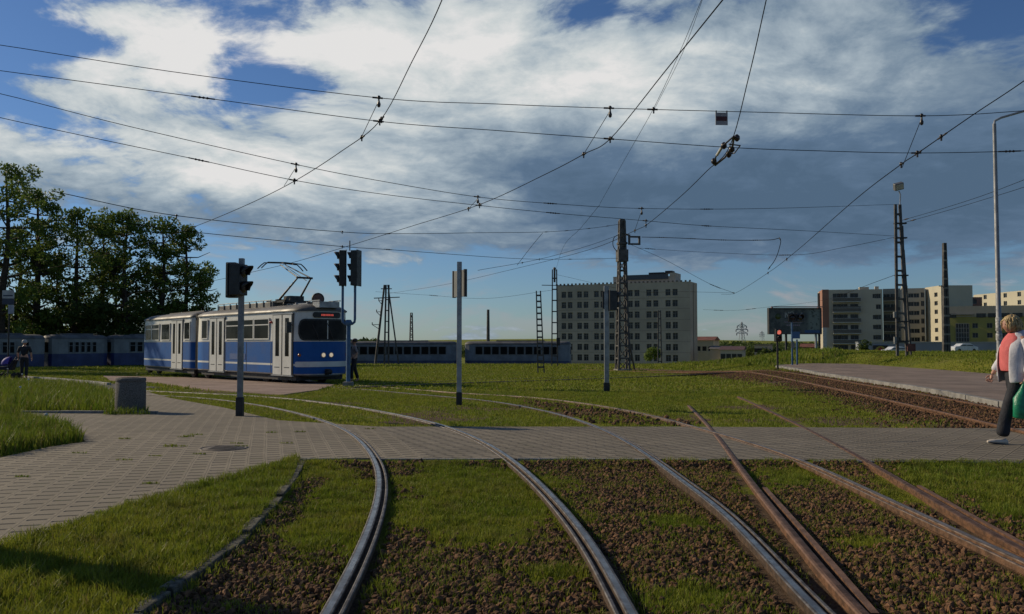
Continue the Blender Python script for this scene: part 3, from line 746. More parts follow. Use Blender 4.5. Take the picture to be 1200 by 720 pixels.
def bogie(parent, x, zr=0):
    mb = MB()
    for s in (-1, 1):
        mb.box(x-.95, x+.95, s*.78-.06, s*.78+.06, .22, .42)
    mb.box(x-.35, x+.35, -.7, .7, .25, .45)
    o = mb.build('bogie', M_DARK, parent)
    for dx in (-.8, .8):
        w = MB(); w.lathe((x+dx, -.80, .33), [(.10, -.02), (.33, -.02), (.35, 0), (.33, .06), (.33, .12), (.1, .14)], 24, (0, 1, 0))
        w.lathe((x+dx, .80, .33), [(.10, .02), (.33, .02), (.35, 0), (.33, -.06), (.33, -.12), (.1, -.14)], 24, (0, 1, 0))
        w.tube([(x+dx, -.8, .33), (x+dx, .8, .33)], .05)
        w.build('wheel', M_DARK, o)
    return o
ZS, ZB, ZG = .36, 1.60, 2.72
def body_section(parent, outline, name):
    """outline: closed plan (list of xy) counter-clockwise; blue below the belt, white above"""
    mb = MB(); cx = sum(p[0] for p in outline)/len(outline)
    def ring(z, ins=0., sx=0.):
        r = []
        for x, y in outline:
            r.append((x-(sx*(1 if x > cx else -1) if abs(x-cx) > 2 else sx*(x-cx)/2), y*(1-ins/1.1), z))
        return r
    for m, z0, z1, i0, i1 in ((2, ZS, ZS+.05, .02, 0), (1, ZS+.05, .70, 0, 0), (0, .70, .775, 0, 0), (1, .775, ZB, 0, 0), (0, ZB, ZB+.03, 0, -.012), (0, ZB+.03, ZG-.02, 0, .03), (3, ZG-.02, ZG, .0, -.0)):
        mb.cur = {0: 0, 1: 1, 2: 2, 3: 0}[m]
        mb.loft([ring(z0, i0), ring(z1, i1)], smooth=True, cap=False)
    mb.cur = 0
    mb.add(ring(ZS, .02), [tuple(range(len(outline)))[::-1]], False)
    o = mb.build(name, [M_WHITE, M_BLUE, M_GREY], parent)
    rf = MB(); rings = [ring(ZG, -.03, -.02), ring(ZG+.05, -.03, -.01), ring(ZG+.12, .06, .05), ring(ZG+.20, .22, .16), ring(ZG+.27, .45, .32), ring(ZG+.31, .75, .55), ring(ZG+.325, 1.0, .9)]
    rf.loft(rings, smooth=True); rf.build('roof', M_ROOF, parent)
    return o
def door(parent, x0, x1, y, side=-1, leaves=2):
    """folding door: leaves with tall dark panes, black gap between"""
    mb = MB(); w = (x1-x0)/leaves; s = side
    def bx(a, b, c, d, e, f): mb.box(a, b, min(y+s*e, y+s*f), max(y+s*e, y+s*f), c, d)
    mb.cur = 2; bx(x0-.06, x1+.06, ZS-.03, ZG-.10, -.02, .006)
    mb.cur = 3; bx(x0-.1, x1+.1, ZS-.05, ZS-.01, -.02, .05); bx(x0-.08, x1+.08, ZG-.10, ZG-.05, -.02, .035)
    root = mb.build('door', [M_WHITE, M_GLASS, M_BLACK, M_GREY], parent)
    for i in range(leaves):
        a = x0+w*i+.015+(.03 if i == 1 else 0); b = x0+w*(i+1)-.015-(.03 if i == 0 else 0)
        L = MB(); z0, z1 = ZS, ZG-.12; ww = (b-a)
        def lx(p, q, c, d, e, f): L.box(p, q, min(y+s*e, y+s*f), max(y+s*e, y+s*f), c, d)
        g0, g1 = a+ww*.28, a+ww*.74; h0, h1 = 1.05, ZG-.24
        L.cur = 0
        lx(a, g0, z0, z1, .0, .03); lx(g1, b, z0, z1, .0, .03); lx(g0, g1, z0, h0, .0, .03); lx(g0, g1, h1, z1, .0, .03)
        L.cur = 1; lx(g0, g1, h0, h1, .0, .012)
        L.cur = 2; lx(a+ww*.2, b-ww*.2, .62, .65, .03, .034)
        L.cur = 0; L.build('door_leaf', [M_WHITE, M_GLASS, M_BLACK, M_GREY], root)
    return root

def main_tram():
    T = thing('articulated_tram', 'blue and white articulated tram with raised pantograph and lit headlights at the stop', 'tram',
              (-8.0+.825, 31.4+.73, -.285), 0)
    hd = math.atan2(-6.9, 6.1); T.rotation_euler = (0, R(-.15), hd)
    # local: +x forward, origin at the front corner line; front unit x -9.2..0
    half = [(-9.15, 1.1), (-.25, 1.1), (.02, 1.05), (.20, .93), (.33, .72), (.42, .42), (.45, .12)]
    right = [(x, -y) for x, y in half]
    out = dense(right, .6)+[(.455, 0)]+[(x, y) for x, y in dense(half, .6)[::-1]]
    body_section(T, out, 'front_body')
    Y = -1.1
    X = lambda v: v-9.2
    frame_window(X(.50), X(1.16), ZB+.12, ZG-.14, Y, T, rail_z=None)
    door(T, X(1.42), X(2.92), Y)
    for a, b in ((3.1, 4.42), (4.46, 5.78), (5.82, 7.16)):
        frame_window(X(a), X(b), ZB+.08, ZG-.20, Y, T, rail_z=ZB+.66)
    door(T, X(7.50), X(9.02), Y)
    for a, b in ((.5, 1.8), (1.9, 3.3), (3.4, 4.8), (4.9, 6.3), (6.4, 7.8)):
        frame_window(X(a), X(b), ZB+.08, ZG-.20, 1.1, T, side=1, rail_z=ZB+.66)
    for k, a in enumerate((1.30, 3.04, 5.1, 7.3)):
        m3 = MB(); m3.box(X(a)-.012, X(a)+.012, -1.108, -1.099, ZS+.06, ZB-.02); m3.build('panel_seam', M_DARK, T)
    for p0, p1 in ((3.5, 4.3), (4.7, 5.0)):
        m3 = MB(); m3.box(X(p0), X(p1), -1.112, -1.098, .88, 1.12); m3.build('vent_panel', mat('vent blue', (.010, .07, .25), .6, 0, .1, 5), T)
    # windscreen wrapping the nose
    path = dense([(-.9, -1.1)]+right[1:]+[(.455, 0)]+half[::-1][:-1]+[(-.9, 1.1)], .06)
    # from door edge round to the other side
    tot = sum(math.dist(a, b) for a, b in zip(path, path[1:])); mid = tot/2
    mb = MB(); mb.cur = 0; arc_patch(mb, path, mid-1.10, mid+1.10, ZB+.03, ZG-.28, .014, .26, 10, 36)
    mb.cur = 1; arc_patch(mb, path, mid-1.03, mid+1.03, ZB+.09, ZG-.34, .022, .22, 10, 36)
    ws = mb.build('windscreen', [M_BLACK, glass('windscreen glass', (.03, .032, .035), .05)], T)
    wp = MB(); arc_patch(wp, path, mid-.02, mid+.02, ZB+.09, ZG-.34, .03, .005, 4, 3); wp.build('windscreen_bar', M_WHITE, ws)
    wi = MB(); wi.tube([(.50, .25, ZB+.02), (.56, .10, ZB+.3), (.54, -.05, ZB+.68)], .012, 5); wi.tube([(.50, -.35, ZB+.02), (.54, -.48, ZB+.3), (.48, -.62, ZB+.62)], .012, 5)
    wi.build('wiper', M_BLACK, ws)
    # destination box
    mb = MB(); mb.cur = 0; arc_patch(mb, path, mid-.58, mid+.58, ZG-.24, ZG-.03, .03, .07, 6, 20)
    db = mb.build('destination_box', [M_BLACK], T)
    mb = MB(); mb.cur = 0
    s = mid-.26
    for wd in (.05, .07, .05, .06, .05, .04, .06):
        arc_patch(mb, path, s, s+wd, ZG-.17, ZG-.10, .036, .004, 1, 2); s += wd+.02
    mb.build('destination_lettering', [emis('red display', (.75, .10, .07), .55)], db)
    # bumper band, buffer
    mb = MB(); arc_patch(mb, path, mid-1.22, mid+1.22, .66, .86, .018, .02, 3, 36); mb.build('white_band', M_WHITE, T)
    mb = MB(); mb.loft([[(x+.02*(x > -.2), y*.9, z) for x, y in [(-.4, -.95), (.05, -.85), (.35, -.55), (.45, 0), (.35, .55), (.05, .85), (-.4, .95)]] for z in (.30, .58)], closed=True)
    mb.build('bumper', M_BLACK, T)
    mb = MB(); mb.box(.38, .62, -.10, .10, .42, .54); mb.lathe((.62, 0, .48), [(.05, 0), (.10, .02), (.10, .06), (.0, .07)], 16, (1, 0, 0)); mb.build('coupling', M_DARK, T)
    for yy in (-.15, .17):
        mb = MB(); mb.lathe((.43, yy, 1.10), [(.105, 0), (.105, .03), (.09, .045), (.08, .03)], 24, (1, 0, 0))
        h = mb.build('headlight', M_GREY, T)
        mb = MB(); mb.lathe((.455, yy, 1.10), [(.08, 0), (.065, .018), (.03, .026), (.001, .03)], 24, (1, 0, 0)); mb.build('lens', emis('headlight glow', (1, .78, .52), .45), h)
    for s in (-1, 1):
        mb = MB(); mb.lathe((.14, s*.96, 1.1), [(.06, 0), (.06, .03), (.0, .05)], 16, (.75, s*.66, 0)); mb.build('indicator', mat('amber lens', (.35, .10, .02), .3), T)
    mb = MB(); mb.tube([(-.12, -1.1, 2.2), (-.02, -1.32, 2.25)], .012, 6); mb.box(-.06, .02, -1.42, -1.24, 1.92, 2.32); mb.build('mirror', M_BLACK, T)
    mb = MB(); mb.lathe((X(7.33), -1.1, 2.35), [(.05, 0), (.05, .04), (.03, .07), (0, .075)], 12, (0, -1, 0)); mb.build('side_lamp', mat('red lamp glass', (.4, .03, .02), .3), T)
    # roof gear
    mb = MB(); mb.lathe((-.10, -.10, ZG+.48), [(.0, -.07), (.20, -.07), (.235, -.03), (.235, .05), (.22, .07), (.20, .055), (.0, .055)], 32, (1, -.25, 0))
    mb.bar((-.1, -.1, ZG+.15), (-.1, -.1, ZG+.3), .14); rn = mb.build('route_number_lamp', M_DARK, T)
    mb = MB(); mb.lathe((-.045, -.115, ZG+.48), [(.19, 0), (.0, .012)], 32, (1, -.25, 0)); mb.build('route_number_face', mat('route disc', (.16, .07, .05), .5), rn)
    mb = MB(); mb.box(X(6.9), X(8.9), -.36, .36, ZG+.30, ZG+.34)
    for a in (7.0, 7.9, 8.8):
        mb.box(X(a)-.04, X(a)+.04, -.4, .4, ZG+.16, ZG+.38)
    for s in (-1, 1): mb.bar((X(9.0), s*.42, ZG+.40), (X(10.1)-.25, s*.42, ZG+.40), .04)
    mb.box(X(9.3), X(9.9)-.1, -.42, .42, ZG+.14, ZG+.36); mb.build('roof_frame', M_GREY, T)
    mb = MB(); mb.box(X(1.1), X(6.4), -.62, .62, ZG+.24, ZG+.46)
    for i in range(9): mb.box(X(1.1+i*.645)-.02, X(1.1+i*.645)+.02, -.66, -.62, ZG+.2, ZG+.52)
    mb.bar((X(1.1), -.64, ZG+.53), (X(6.4), -.64, ZG+.53), .03); mb.build('resistor_box', mat('resistor housing', (.20, .195, .18), .6, .2, .2, 3, grime=.5), T, bevel=.02)
    # pantograph
    pg = bpy.data.objects.new('pantograph', None); COL.objects.link(pg); pg.parent = T
    M_P = mat('pantograph iron', (.05, .048, .045), .5, .5, .2, 8)
    mb = MB(); mb.box(-3.5, -1.9, -.55, -.48, ZG+.42, ZG+.50); mb.box(-3.5, -1.9, .48, .55, ZG+.42, ZG+.50); mb.box(-3.5, -3.4, -.55, .55, ZG+.42, ZG+.52); mb.box(-2.7, -2.55, -.55, .55, ZG+.42, ZG+.56); mb.box(-2.0, -1.9, -.55, .55, ZG+.42, ZG+.5); mb.box(-2.5, -1.95, -.3, .3, ZG+.5, ZG+.68)
    for s in (-1, 1):
        for a in (-3.4, -2.0): mb.lathe((a, s*.5, ZG+.22), [(.05, 0), (.08, .04), (.05, .08), (.08, .12), (.05, .18)], 10)
    mb.build('pantograph_base', M_P, pg)
    K = Vector((-1.35, 0, 4.08)); Hd = Vector((-3.2, 0, 4.72))
    mb = MB(); mb.tube([(-2.6, -.42, ZG+.56), K+Vector((0, -.28, 0))], [.045, .03], 8); mb.tube([(-2.6, .42, ZG+.56), K+Vector((0, .28, 0))], [.045, .03], 8)
    mb.tube([K+Vector((0, -.34, 0)), K+Vector((0, .34, 0))], .04, 8); mb.build('lower_arm', M_P, pg)
    mb = MB(); mb.tube([K+Vector((0, -.28, 0)), Hd+Vector((0, -.12, 0))], [.028, .02], 8); mb.tube([K+Vector((0, .28, 0)), Hd+Vector((0, .12, 0))], [.028, .02], 8)
    mb.tube([K+Vector((.15, 0, -.12)), Hd+Vector((.3, 0, -.10))], .012, 6); mb.build('upper_arm', M_P, pg)
    mb = MB()
    for dx in (-.17, .17):
        mb.tube([Hd+Vector((dx, -1.0, -.20)), Hd+Vector((dx, -.86, -.06)), Hd+Vector((dx, -.72, .05)), Hd+Vector((dx, 0, .08)), Hd+Vector((dx, .72, .05)), Hd+Vector((dx, .86, -.06)), Hd+Vector((dx, 1.0, -.20))], .024, 6)
    for yy in (-.5, 0, .5): mb.tube([Hd+Vector((-.17, yy, .06)), Hd+Vector((.17, yy, .06))], .016, 6)
    mb.build('contact_strip', M_P, pg)
    # bellows joint and rear unit
    mb = MB()
    for i in range(5):
        x0 = -9.62+i*.094; q = .03 if i % 2 else 0
        mb.box(x0, x0+.09, -1.03+q, 1.03-q, ZS+.08, ZG+.16-q)
    mb.build('bellows', M_RUBBER, T)
    Rr = bpy.data.objects.new('rear_unit', None); COL.objects.link(Rr); Rr.parent = T; Rr.location = (-9.66, 0, 0); Rr.rotation_euler = (0, 0, R(-2.8))
    half = [(-8.75, .45), (-8.6, .80), (-8.05, 1.0), (-7.5, 1.1), (-.02, 1.1)]
    out = dense([(x, -y) for x, y in half], .6)+dense(half[::-1], .6)
    body_section(Rr, out, 'rear_body')
    frame_window(-1.22, -.42, ZB+.10, ZG-.18, Y, Rr); door(Rr, -3.08, -1.5, Y)
    frame_window(-4.68, -3.35, ZB+.08, ZG-.20, Y, Rr); frame_window(-6.3, -5.05, ZB+.08, ZG-.20, Y, Rr, rail_z=ZB+.66); frame_window(-7.45, -6.34, ZB+.08, ZG-.20, Y, Rr, rail_z=ZB+.66)
    for a in (-7.4, -5.8, -4.2, -2.6): frame_window(a, a+1.4, ZB+.08, ZG-.20, 1.1, Rr, side=1)
    mb = MB(); mb.box(-5.5, -.4, -.5, .5, ZG+.24, ZG+.34); mb.build('roof_walkway', M_ROOFD, Rr)
    m2 = MB(); m2.box(-7.8, -.2, -.98, .98, .16, ZS); m2.build('underframe', M_DARK, Rr)
    bogie(T, -2.1); bogie(T, -9.6); bogie(Rr, -7.0)
    mb = MB(); mb.box(-9.0, -.1, -.98, .98, .16, ZS); mb.build('underframe', M_DARK, T)
    return T
main_tram()

def plain_tram(name, label, L, pos, rz, style, group):
    """parked tram car seen far off; local x along the car"""
    T = thing(name, label, 'tram', pos, rz, group)
    w = 1.12; half = [(-L/2, .5), (-L/2+.12, .8), (-L/2+.6, 1.02), (-L/2+1.1, w), (L/2-1.1, w), (L/2-.6, 1.02), (L/2-.12, .8), (L/2, .5)]
    out = [(x, -y) for x, y in half]+half[::-1]
    def ring(z, k=1., e=0): return [(x-(e if x > 0 else -e), y*k, z) for x, y in out]
    mb = MB(); a, b = style['lower'], style['upper']
    mb.cur = 0; mb.loft([ring(.34), ring(style['split'])], smooth=False, cap=False)
    mb.cur = 1; mb.loft([ring(style['split']), ring(1.45), ring(2.66, .97)], smooth=False)
    mb.add(ring(.34), [tuple(range(len(out)))[::-1]], False)
    mb.build('body', [a, b], T)
    mb = MB(); mb.loft([ring(2.66, 1.0), ring(2.74, 1.0), ring(2.88, .86, .08), ring(3.0, .6, .3), ring(3.04, .3, .7)], smooth=True); mb.build('roof', style['roof'], T)
    n = style['n']; st = (L-2.6)/n
    for i in range(n):
        x0 = -L/2+1.3+st*i
        if i in style['doors']:
            d = MB(); d.cur = 0; d.box(x0+.08, x0+st-.08, -w-.03, -w+.01, .40, 2.50); d.cur = 1
            for k in (0, 1): d.box(x0+.16+k*(st/2-.06), x0+st/2-.10+k*(st/2-.06), -w-.04, -w-.01, .95, 2.36)
            d.build('door', [style['door'], M_GLASS], T); continue
        frame_window(x0+.06, x0+st-.06, 1.50, 2.44, -w+.0, T, rail_z=2.1 if style.get('slider') else None, mats=[style['frame'], M_GLASS])
    for sx in (-1, 1):
        m = MB(); m.box(sx*(L/2)-.02, sx*(L/2)+.02, -.44, .44, 1.55, 2.4); m.build('end_window', M_GLASS, T)
    m = MB(); m.box(-L*.2, L*.25, -.5, .5, 3.0, 3.14); m.build('roof_box', style['roof'], T)
    bogie(T, -L/2+2.6); bogie(T, L/2-2.6)
    return T
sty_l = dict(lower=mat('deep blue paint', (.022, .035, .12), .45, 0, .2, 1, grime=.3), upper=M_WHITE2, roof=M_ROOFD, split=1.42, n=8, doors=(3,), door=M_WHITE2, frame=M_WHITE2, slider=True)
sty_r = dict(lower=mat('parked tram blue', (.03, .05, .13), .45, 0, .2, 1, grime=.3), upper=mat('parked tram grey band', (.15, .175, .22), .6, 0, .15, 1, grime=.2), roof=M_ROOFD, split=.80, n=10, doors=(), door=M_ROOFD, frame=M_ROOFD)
def car_on(px0, px1, D0, D1, zr, **k):
    a = P(px0, 400, D0); b = P(px1, 400, D1); L = math.hypot(b.x-a.x, b.y-a.y)
    return plain_tram(pos=((a.x+b.x)/2, (a.y+b.y)/2, zr), rz=math.atan2(b.y-a.y, b.x-a.x), L=L, **k)
grp = 'parked trams beyond the meadow'
car_on(546, 669, 100, 98, -1.72, name='parked_tram', label='parked blue and grey tram, the right one of the far pair, beside the slab building', style=sty_r, group=grp)
car_on(398, 536, 99, 100.5, -1.72, name='parked_tram', label='parked blue and grey tram, left one of the far pair, behind the forked light', style=dict(sty_r, n=11), group=grp)
grp = 'parked trams under the trees'
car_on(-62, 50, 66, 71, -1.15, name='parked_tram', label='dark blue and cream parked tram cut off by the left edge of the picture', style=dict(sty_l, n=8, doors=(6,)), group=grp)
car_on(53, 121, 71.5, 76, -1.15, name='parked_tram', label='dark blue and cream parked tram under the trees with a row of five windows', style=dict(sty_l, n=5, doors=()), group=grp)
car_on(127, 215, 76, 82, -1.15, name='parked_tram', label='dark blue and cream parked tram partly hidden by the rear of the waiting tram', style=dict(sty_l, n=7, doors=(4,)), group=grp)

# ------------------------------------------------------------------ signals, posts and street furniture
def signal_head(mb_parent, x, y, z, n, face, sz=.30, lit=None, name='signal_head'):
    """housing with n round lamps; face is the direction the lamps look (unit xy)"""
    fx, fy = face; M = Matrix.Translation((x, y, z)) @ Matrix.Rotation(math.atan2(fy, fx), 4, 'Z')
    mb = MB(); h = sz*n
    mb.box(-.11, .11, -sz*.5, sz*.5, 0, h, M)
    mb.box(-.14, -.11, -sz*.56, sz*.56, -.02, h+.02, M)
    hd = mb.build(name, M_BLACK, mb_parent, bevel=.012)
    for i in range(n):
        zc = sz*(i+.5); v = MB(); vs = []; k = 14; r = sz*.40
        for j in range(k+1):
            a = math.pi*(-.15)+math.pi*1.3*j/k
            ln = .07+.11*max(0, math.sin(a))
            for q in (0, ln): vs.append(M @ Vector((.11+q, r*math.cos(a), zc+r*math.sin(a))))
            for q in (ln, 0): vs.append(M @ Vector((.11+q, (r-.012)*math.cos(a), zc+(r-.012)*math.sin(a))))
        v.add(vs, [(4*j+a, 4*j+(a+1) % 4, 4*j+4+(a+1) % 4, 4*j+4+a) for j in range(k) for a in range(4)], True)
        v.build('visor', M_BLACK, hd)
        l = MB(); l.lathe(M @ Vector((.11, 0, zc)), [(r*.92, 0), (r*.6, .02), (.001, .03)], 16, (fx, fy, 0))
        l.build('lamp', emis('lit red signal', (1, .22, .15), .7) if lit == i else mat('unlit lens', (.03, .02, .02), .2), hd)
    return hd
def ped_signal():
    b = G0(281, 488); T = thing('pedestrian_signal', 'black pedestrian signal on a grey square post in front of the waiting tram', 'traffic light', b)
    H = zof(303, b.y)-b.z
    mb = MB(); mb.box(-.045, .045, -.045, .045, .34, H); mb.build('post', M_POLE, T, bevel=.008)
    mb = MB(); mb.box(-.062, .062, -.062, .062, 0, .34); mb.build('post_foot', M_DARK, T, bevel=.01)
    z0 = zof(348, b.y)-b.z
    signal_head(T, -.03, -.10, z0+.02, 2, (.97, -.24), .28)
    mb = MB(); mb.box(-.26, -.075, -.10, .08, z0-.02, z0+.62); mb.box(-.09, -.04, -.03, .03, z0+.1, z0+.16); mb.box(-.09, -.04, -.03, .03, z0+.45, z0+.5)
    mb.build('signal_housing', M_BLACK, T, bevel=.015)
ped_signal()
def fork_signal():
    b = G0(408, 453); T = thing('forked_traffic_light', 'pair of three-lamp traffic lights on a forked light blue post beside the tram', 'traffic light', b)
    k = b.y/1000
    zf = zof(380, b.y)-b.z; zh = zof(335, b.y)-b.z; zt = zof(294, b.y)-b.z
    mb = MB(); mb.tube([(0, 0, .12), (0, 0, zf+.1)], .075, 12); mb.lathe((0, 0, zf-.05), [(.09, 0), (.12, .08), (.12, .14), (.08, .2)], 14); mb.build('post', M_BLUEP, T)
    for s in (-1, 1):
        mb = MB(); mb.tube([(0, 0, zf), (s*.13, 0, zf+.01), (s*.20, 0, zf+.07), (s*.215, 0, zf+.18), (s*.215, 0, zh+.1)], .045, 10); mb.build('fork_arm', M_BLUEP, T)
        signal_head(T, s*.215-.02 + (.03 if s > 0 else 0), 0, zh, 3, (-.97, -.22) if s < 0 else (-.98, .18), (zt-zh)/3)
    mb = MB(); mb.box(-.16, .16, -.16, .16, 0, .16); mb.build('post_foot', M_CONC, T, bevel=.02)
    mb = MB(); mb.tube([(.02, 0, zt), (.02, 0, zt+.35)], .02, 6); mb.build('finial', M_DARK, T)
    # signal cabinet light strip on the left edge of the post
fork_signal()
def sign_post():
    b = G0(538, 475); T = thing('sign_post', 'tall grey post with a thin sign seen edge-on, standing in the grass', 'sign post', b)
    H = zof(307, b.y)-b.z
    mb = MB(); mb.box(-.052, .052, -.04, .04, .28, H); mb.build('post', mat('bright galvanised post', (.36, .37, .38), .45, .4, .15, 4, .1, grime=.2), T, bevel=.006)
    mb = MB(); mb.box(-.062, .062, -.05, .05, 0, .28); mb.build('post_foot', M_DARK, T)
    z0, z1 = zof(348, b.y)-b.z, zof(317, b.y)-b.z
    M = Matrix.Translation((0, .06, 0)) @ Matrix.Rotation(R(-62), 4, 'Z')
    mb = MB(); mb.box(-.30, .30, -.02, .02, z0, z1, M); s = mb.build('sign_box', mat('sign back grey', (.12, .13, .13), .6, .1), T, bevel=.006)
    mb = MB(); mb.box(-.32, -.28, -.035, .035, z0-.01, z1+.01, M); mb.box(.28, .32, -.035, .035, z0-.01, z1+.01, M); mb.build('sign_frame', M_DARK, s)
    mb = MB(); mb.box(.05, .10, -.03, .05, z0+.06, z0+.1); mb.box(.05, .10, -.03, .05, z1-.1, z1-.06); mb.build('bracket', M_GREY, T)
sign_post()
def mid_signal():
    b = G0(711, 459); T = thing('signal_post', 'slim grey post with dark signal boxes on both sides, in front of the slab building', 'traffic light', b)
    H = zof(335, b.y)-b.z
    mb = MB(); mb.box(-.07, .07, -.05, .05, .26, H); mb.build('post', M_GREY, T, bevel=.008)
    mb = MB(); mb.box(-.085, .085, -.07, .07, 0, .26); mb.build('post_foot', M_DARK, T)
    z0, z1 = zof(364, b.y)-b.z, zof(341, b.y)-b.z
    signal_head(T, .17, .04, z0, 2, (.95, .3), (z1-z0)/2)
    mb = MB(); mb.box(-.12, -.07, -.03, .03, z0+.05, z1-.02); mb.build('side_box', M_DARK, T)
mid_signal()
def side_post():
    T = thing('shadow_post', 'unseen round post just outside the left edge, added for its foreground shadow', 'post', (-6.6, 6.95, 0))  # unseen upright, make invented, added to throw the foreground shadow band
    mb = MB(); mb.lathe((0, 0, 0), [(.17, 0), (.165, 2.9), (.14, 2.98), (0, 3.0)], 20); mb.build('post', M_CONC, T)
side_post()
def bin_():
    b = G0(150, 484); r = .0215*b.y*.77; H = zof(443, b.y)-b.z
    T = thing('concrete_bin', 'grey round concrete litter bin at the edge of the tall grass', 'litter bin', (b.x, b.y+.1, b.z))
    mb = MB(); q = .275
    mb.lathe((0, 0, 0), [(q*.96, 0), (q, .02), (q, H-.10), (q*.97, H-.085), (q*.97, H-.07), (q*1.0, H-.06), (q*.98, H-.01), (q*.90, H), (q*.72, H), (q*.70, H-.03), (q*.70, H-.25), (.0, H-.26)], 40)
    mb.build('bin_body', mat('exposed aggregate concrete', (.20, .185, .165), .95, 0, .3, 60, .9, 110, grime=.5), T)
    mb = MB(); mb.lathe((0, 0, 0), [(q*.69, H-.2), (q*.69, H-.02), (q*.67, H-.02), (q*.67, H-.2)], 30); mb.build('liner', M_DARK, T)
bin_()
def stop_sign():
    b = at(10, 41); T = thing('tram_stop_sign', 'tram stop sign of two white plates on a dark post at the far left', 'sign', b)
    k = .041; z = lambda py: zof(py, 41)-b.z
    mb = MB(); mb.tube([(0, 0, 0), (0, 0, z(341))], .035, 8); mb.build('post', M_DARK, T)
    mb = MB(); mb.cur = 0; mb.box(-.32, .24, -.06, -.02, z(350), z(340.5)); mb.cur = 1; mb.box(-.27, .19, -.065, -.06, z(347.5), z(346))
    mb.cur = 1; mb.box(-.32, .24, -.058, -.02, z(357), z(350.2)); mb.build('sign_plate', [mat('stop plate white', (.42, .42, .40), .6), mat('stop plate dark', (.03, .04, .07), .5)], T)
    mb = MB(); mb.box(-.02, .24, -.06, -.02, z(368), z(357.5)); mb.build('timetable_panel', mat('timetable white', (.34, .36, .40), .6), T)
stop_sign()

# ------------------------------------------------------------------ masts
def ladder_mast(name, label, px0, px1, pyb, D, spread_b, spread_t, dx_top=0, batt=.6, w=.10, group='overhead line masts', pyt=None, extra=None, z0=None):
    """two channel posts joined by battens"""
    b = at(px0, D); 
    if z0 is not None: b.z = z0
    T = thing(name, label, 'mast', b, 0, group); H = zof(pyt, D)-b.z
    for s in (-1, 1):
        mb = MB(); mb.bar((s*spread_b/2, 0, 0), (s*spread_t/2+dx_top, 0, H), w, w*.8, (0, 1, 0)); mb.build('post', M_TOWER, T)
    mb = MB(); z = batt
    while z < H-.1:
        t = z/H; c = dx_top*t; h = (spread_b*(1-t)+spread_t*t)/2; mb.box(c-h, c+h, -w*.55, -w*.3, z-.05, z+.05); mb.box(c-h, c+h, w*.3, w*.55, z-.05, z+.05); z += batt
    mb.build('bracing', M_TOWER, T)
    if extra: extra(T, H, b)
    return T
def lattice_mast(name, label, px, D, pyt, wb, wt, nb, group='overhead line masts', leg=.09, z0=None, extra=None, M_=None, rz=.3, foot=True):
    b = at(px, D)
    if z0 is not None: b.z = z0
    T = thing(name, label, 'mast', b, rz, group); H = zof(pyt, D)-b.z; M_ = M_ or M_TOWER
    def c(i, t): 
        w = (wb*(1-t)+wt*t)/2; return Vector(((-1, 1, 1, -1)[i]*w, (-1, -1, 1, 1)[i]*w, H*t))
    for i in range(4):
        mb = MB(); mb.bar(c(i, 0), c(i, 1), leg); mb.build('leg', M_, T)
    mb = MB()
    for j in range(nb+1):
        t = j/nb
        for i in range(4): mb.bar(c(i, t), c((i+1) % 4, t), leg*.8)
        if j < nb:
            for i in range(4):
                mb.bar(c(i, t), c((i+1) % 4, (j+1)/nb), leg*.45)
    mb.build('bracing', M_, T)
    if foot:
        mb = MB(); mb.box(-wb/2-.12, wb/2+.12, -wb/2-.12, wb/2+.12, -.2, .12); mb.build('foundation', M_CONC, T)
    if extra: extra(T, H, b)
    return T
def ins_string(mb, a, b, n=3, r=.05):
    a = Vector(a); b = Vector(b); d = b-a; L = d.length
    prof = [(.012, 0)]
    for i in range(n):
        z = L*(i+.3)/n; prof += [(.015, z), (r, z+.02), (r*.6, z+.05), (.015, z+.06)]
    prof.append((.012, L)); mb.lathe(a, prof, 8, d)
def main_extra(T, H, b):
    mb = MB(); mb.bar((0, 0, H-2.4), (0, 0, H+.1), .34); mb.box(-.34, .34, -.34, .34, H-2.75, H-1.95); mb.box(-.30, .30, -.30, .30, H-1.6, H-1.45)
    mb.build('mast_head', M_TOWER, T)
    mb = MB(); z = lambda py: zof(py, b.y)-b.z
    mb.bar((.1, 0, z(274)), (.55, 0, z(276)), .10); mb.bar((.5, 0, z(277.5)), (1.25, 0, z(277.5)), .11); mb.bar((.45, 0, z(286)), (1.15, 0, z(286)), .11); mb.bar((.5, 0, z(287)), (.5, 0, z(275)), .13); mb.bar((1.2, 0, z(287)), (1.2, 0, z(276.5)), .13)
    mb.build('crossarm', M_TOWER, T)
    mb = MB(); mb.tube(crom([(-.2, 0, z(275)), (-.55, 0, z(279)), (-.62, 0, z(288)), (-.35, 0, z(295)), (-.2, 0, z(296))], 4), .025, 6); mb.build('cable_loop', M_WIRE, T)
    mb = MB(); mb.bar((.35, .1, H*.27), (1.1, .9, 0), .09); mb.build('strut', M_TOWER, T)
lattice_mast('lattice_mast', 'tallest lattice mast with a bracket arm, in front of the slab building', 729.5, 57, 259, .74, .30, 12, leg=.12, extra=main_extra, rz=.15)
def thin_extra(T, H, b):
    mb = MB(); mb.bar((0, 0, H-1.1), (0, 0, H), .16); mb.lathe((0, 0, H), [(.12, 0), (.12, .15), (.02, .2)], 8); mb.bar((-1.1, 0, H-1.35), (1.6, 0, H-1.4), .06); mb.build('crossarm', M_TOWER, T)
    mb = MB(); mb.box(.15, .45, -.15, .15, H*.22, H*.3); mb.build('switch_box', M_DARK, T)
ladder_mast('twin_post_mast', 'slender twin-post mast at the left end of the slab building', 650, 650, 430, 73, .50, .36, 0, .95, .10, pyt=316, extra=thin_extra)
ladder_mast('twin_post_mast', 'short ladder-like mast with no wires, left of the slab building', 634, 634, 437, 50, .36, .24, -.15, .35, .07, pyt=341)
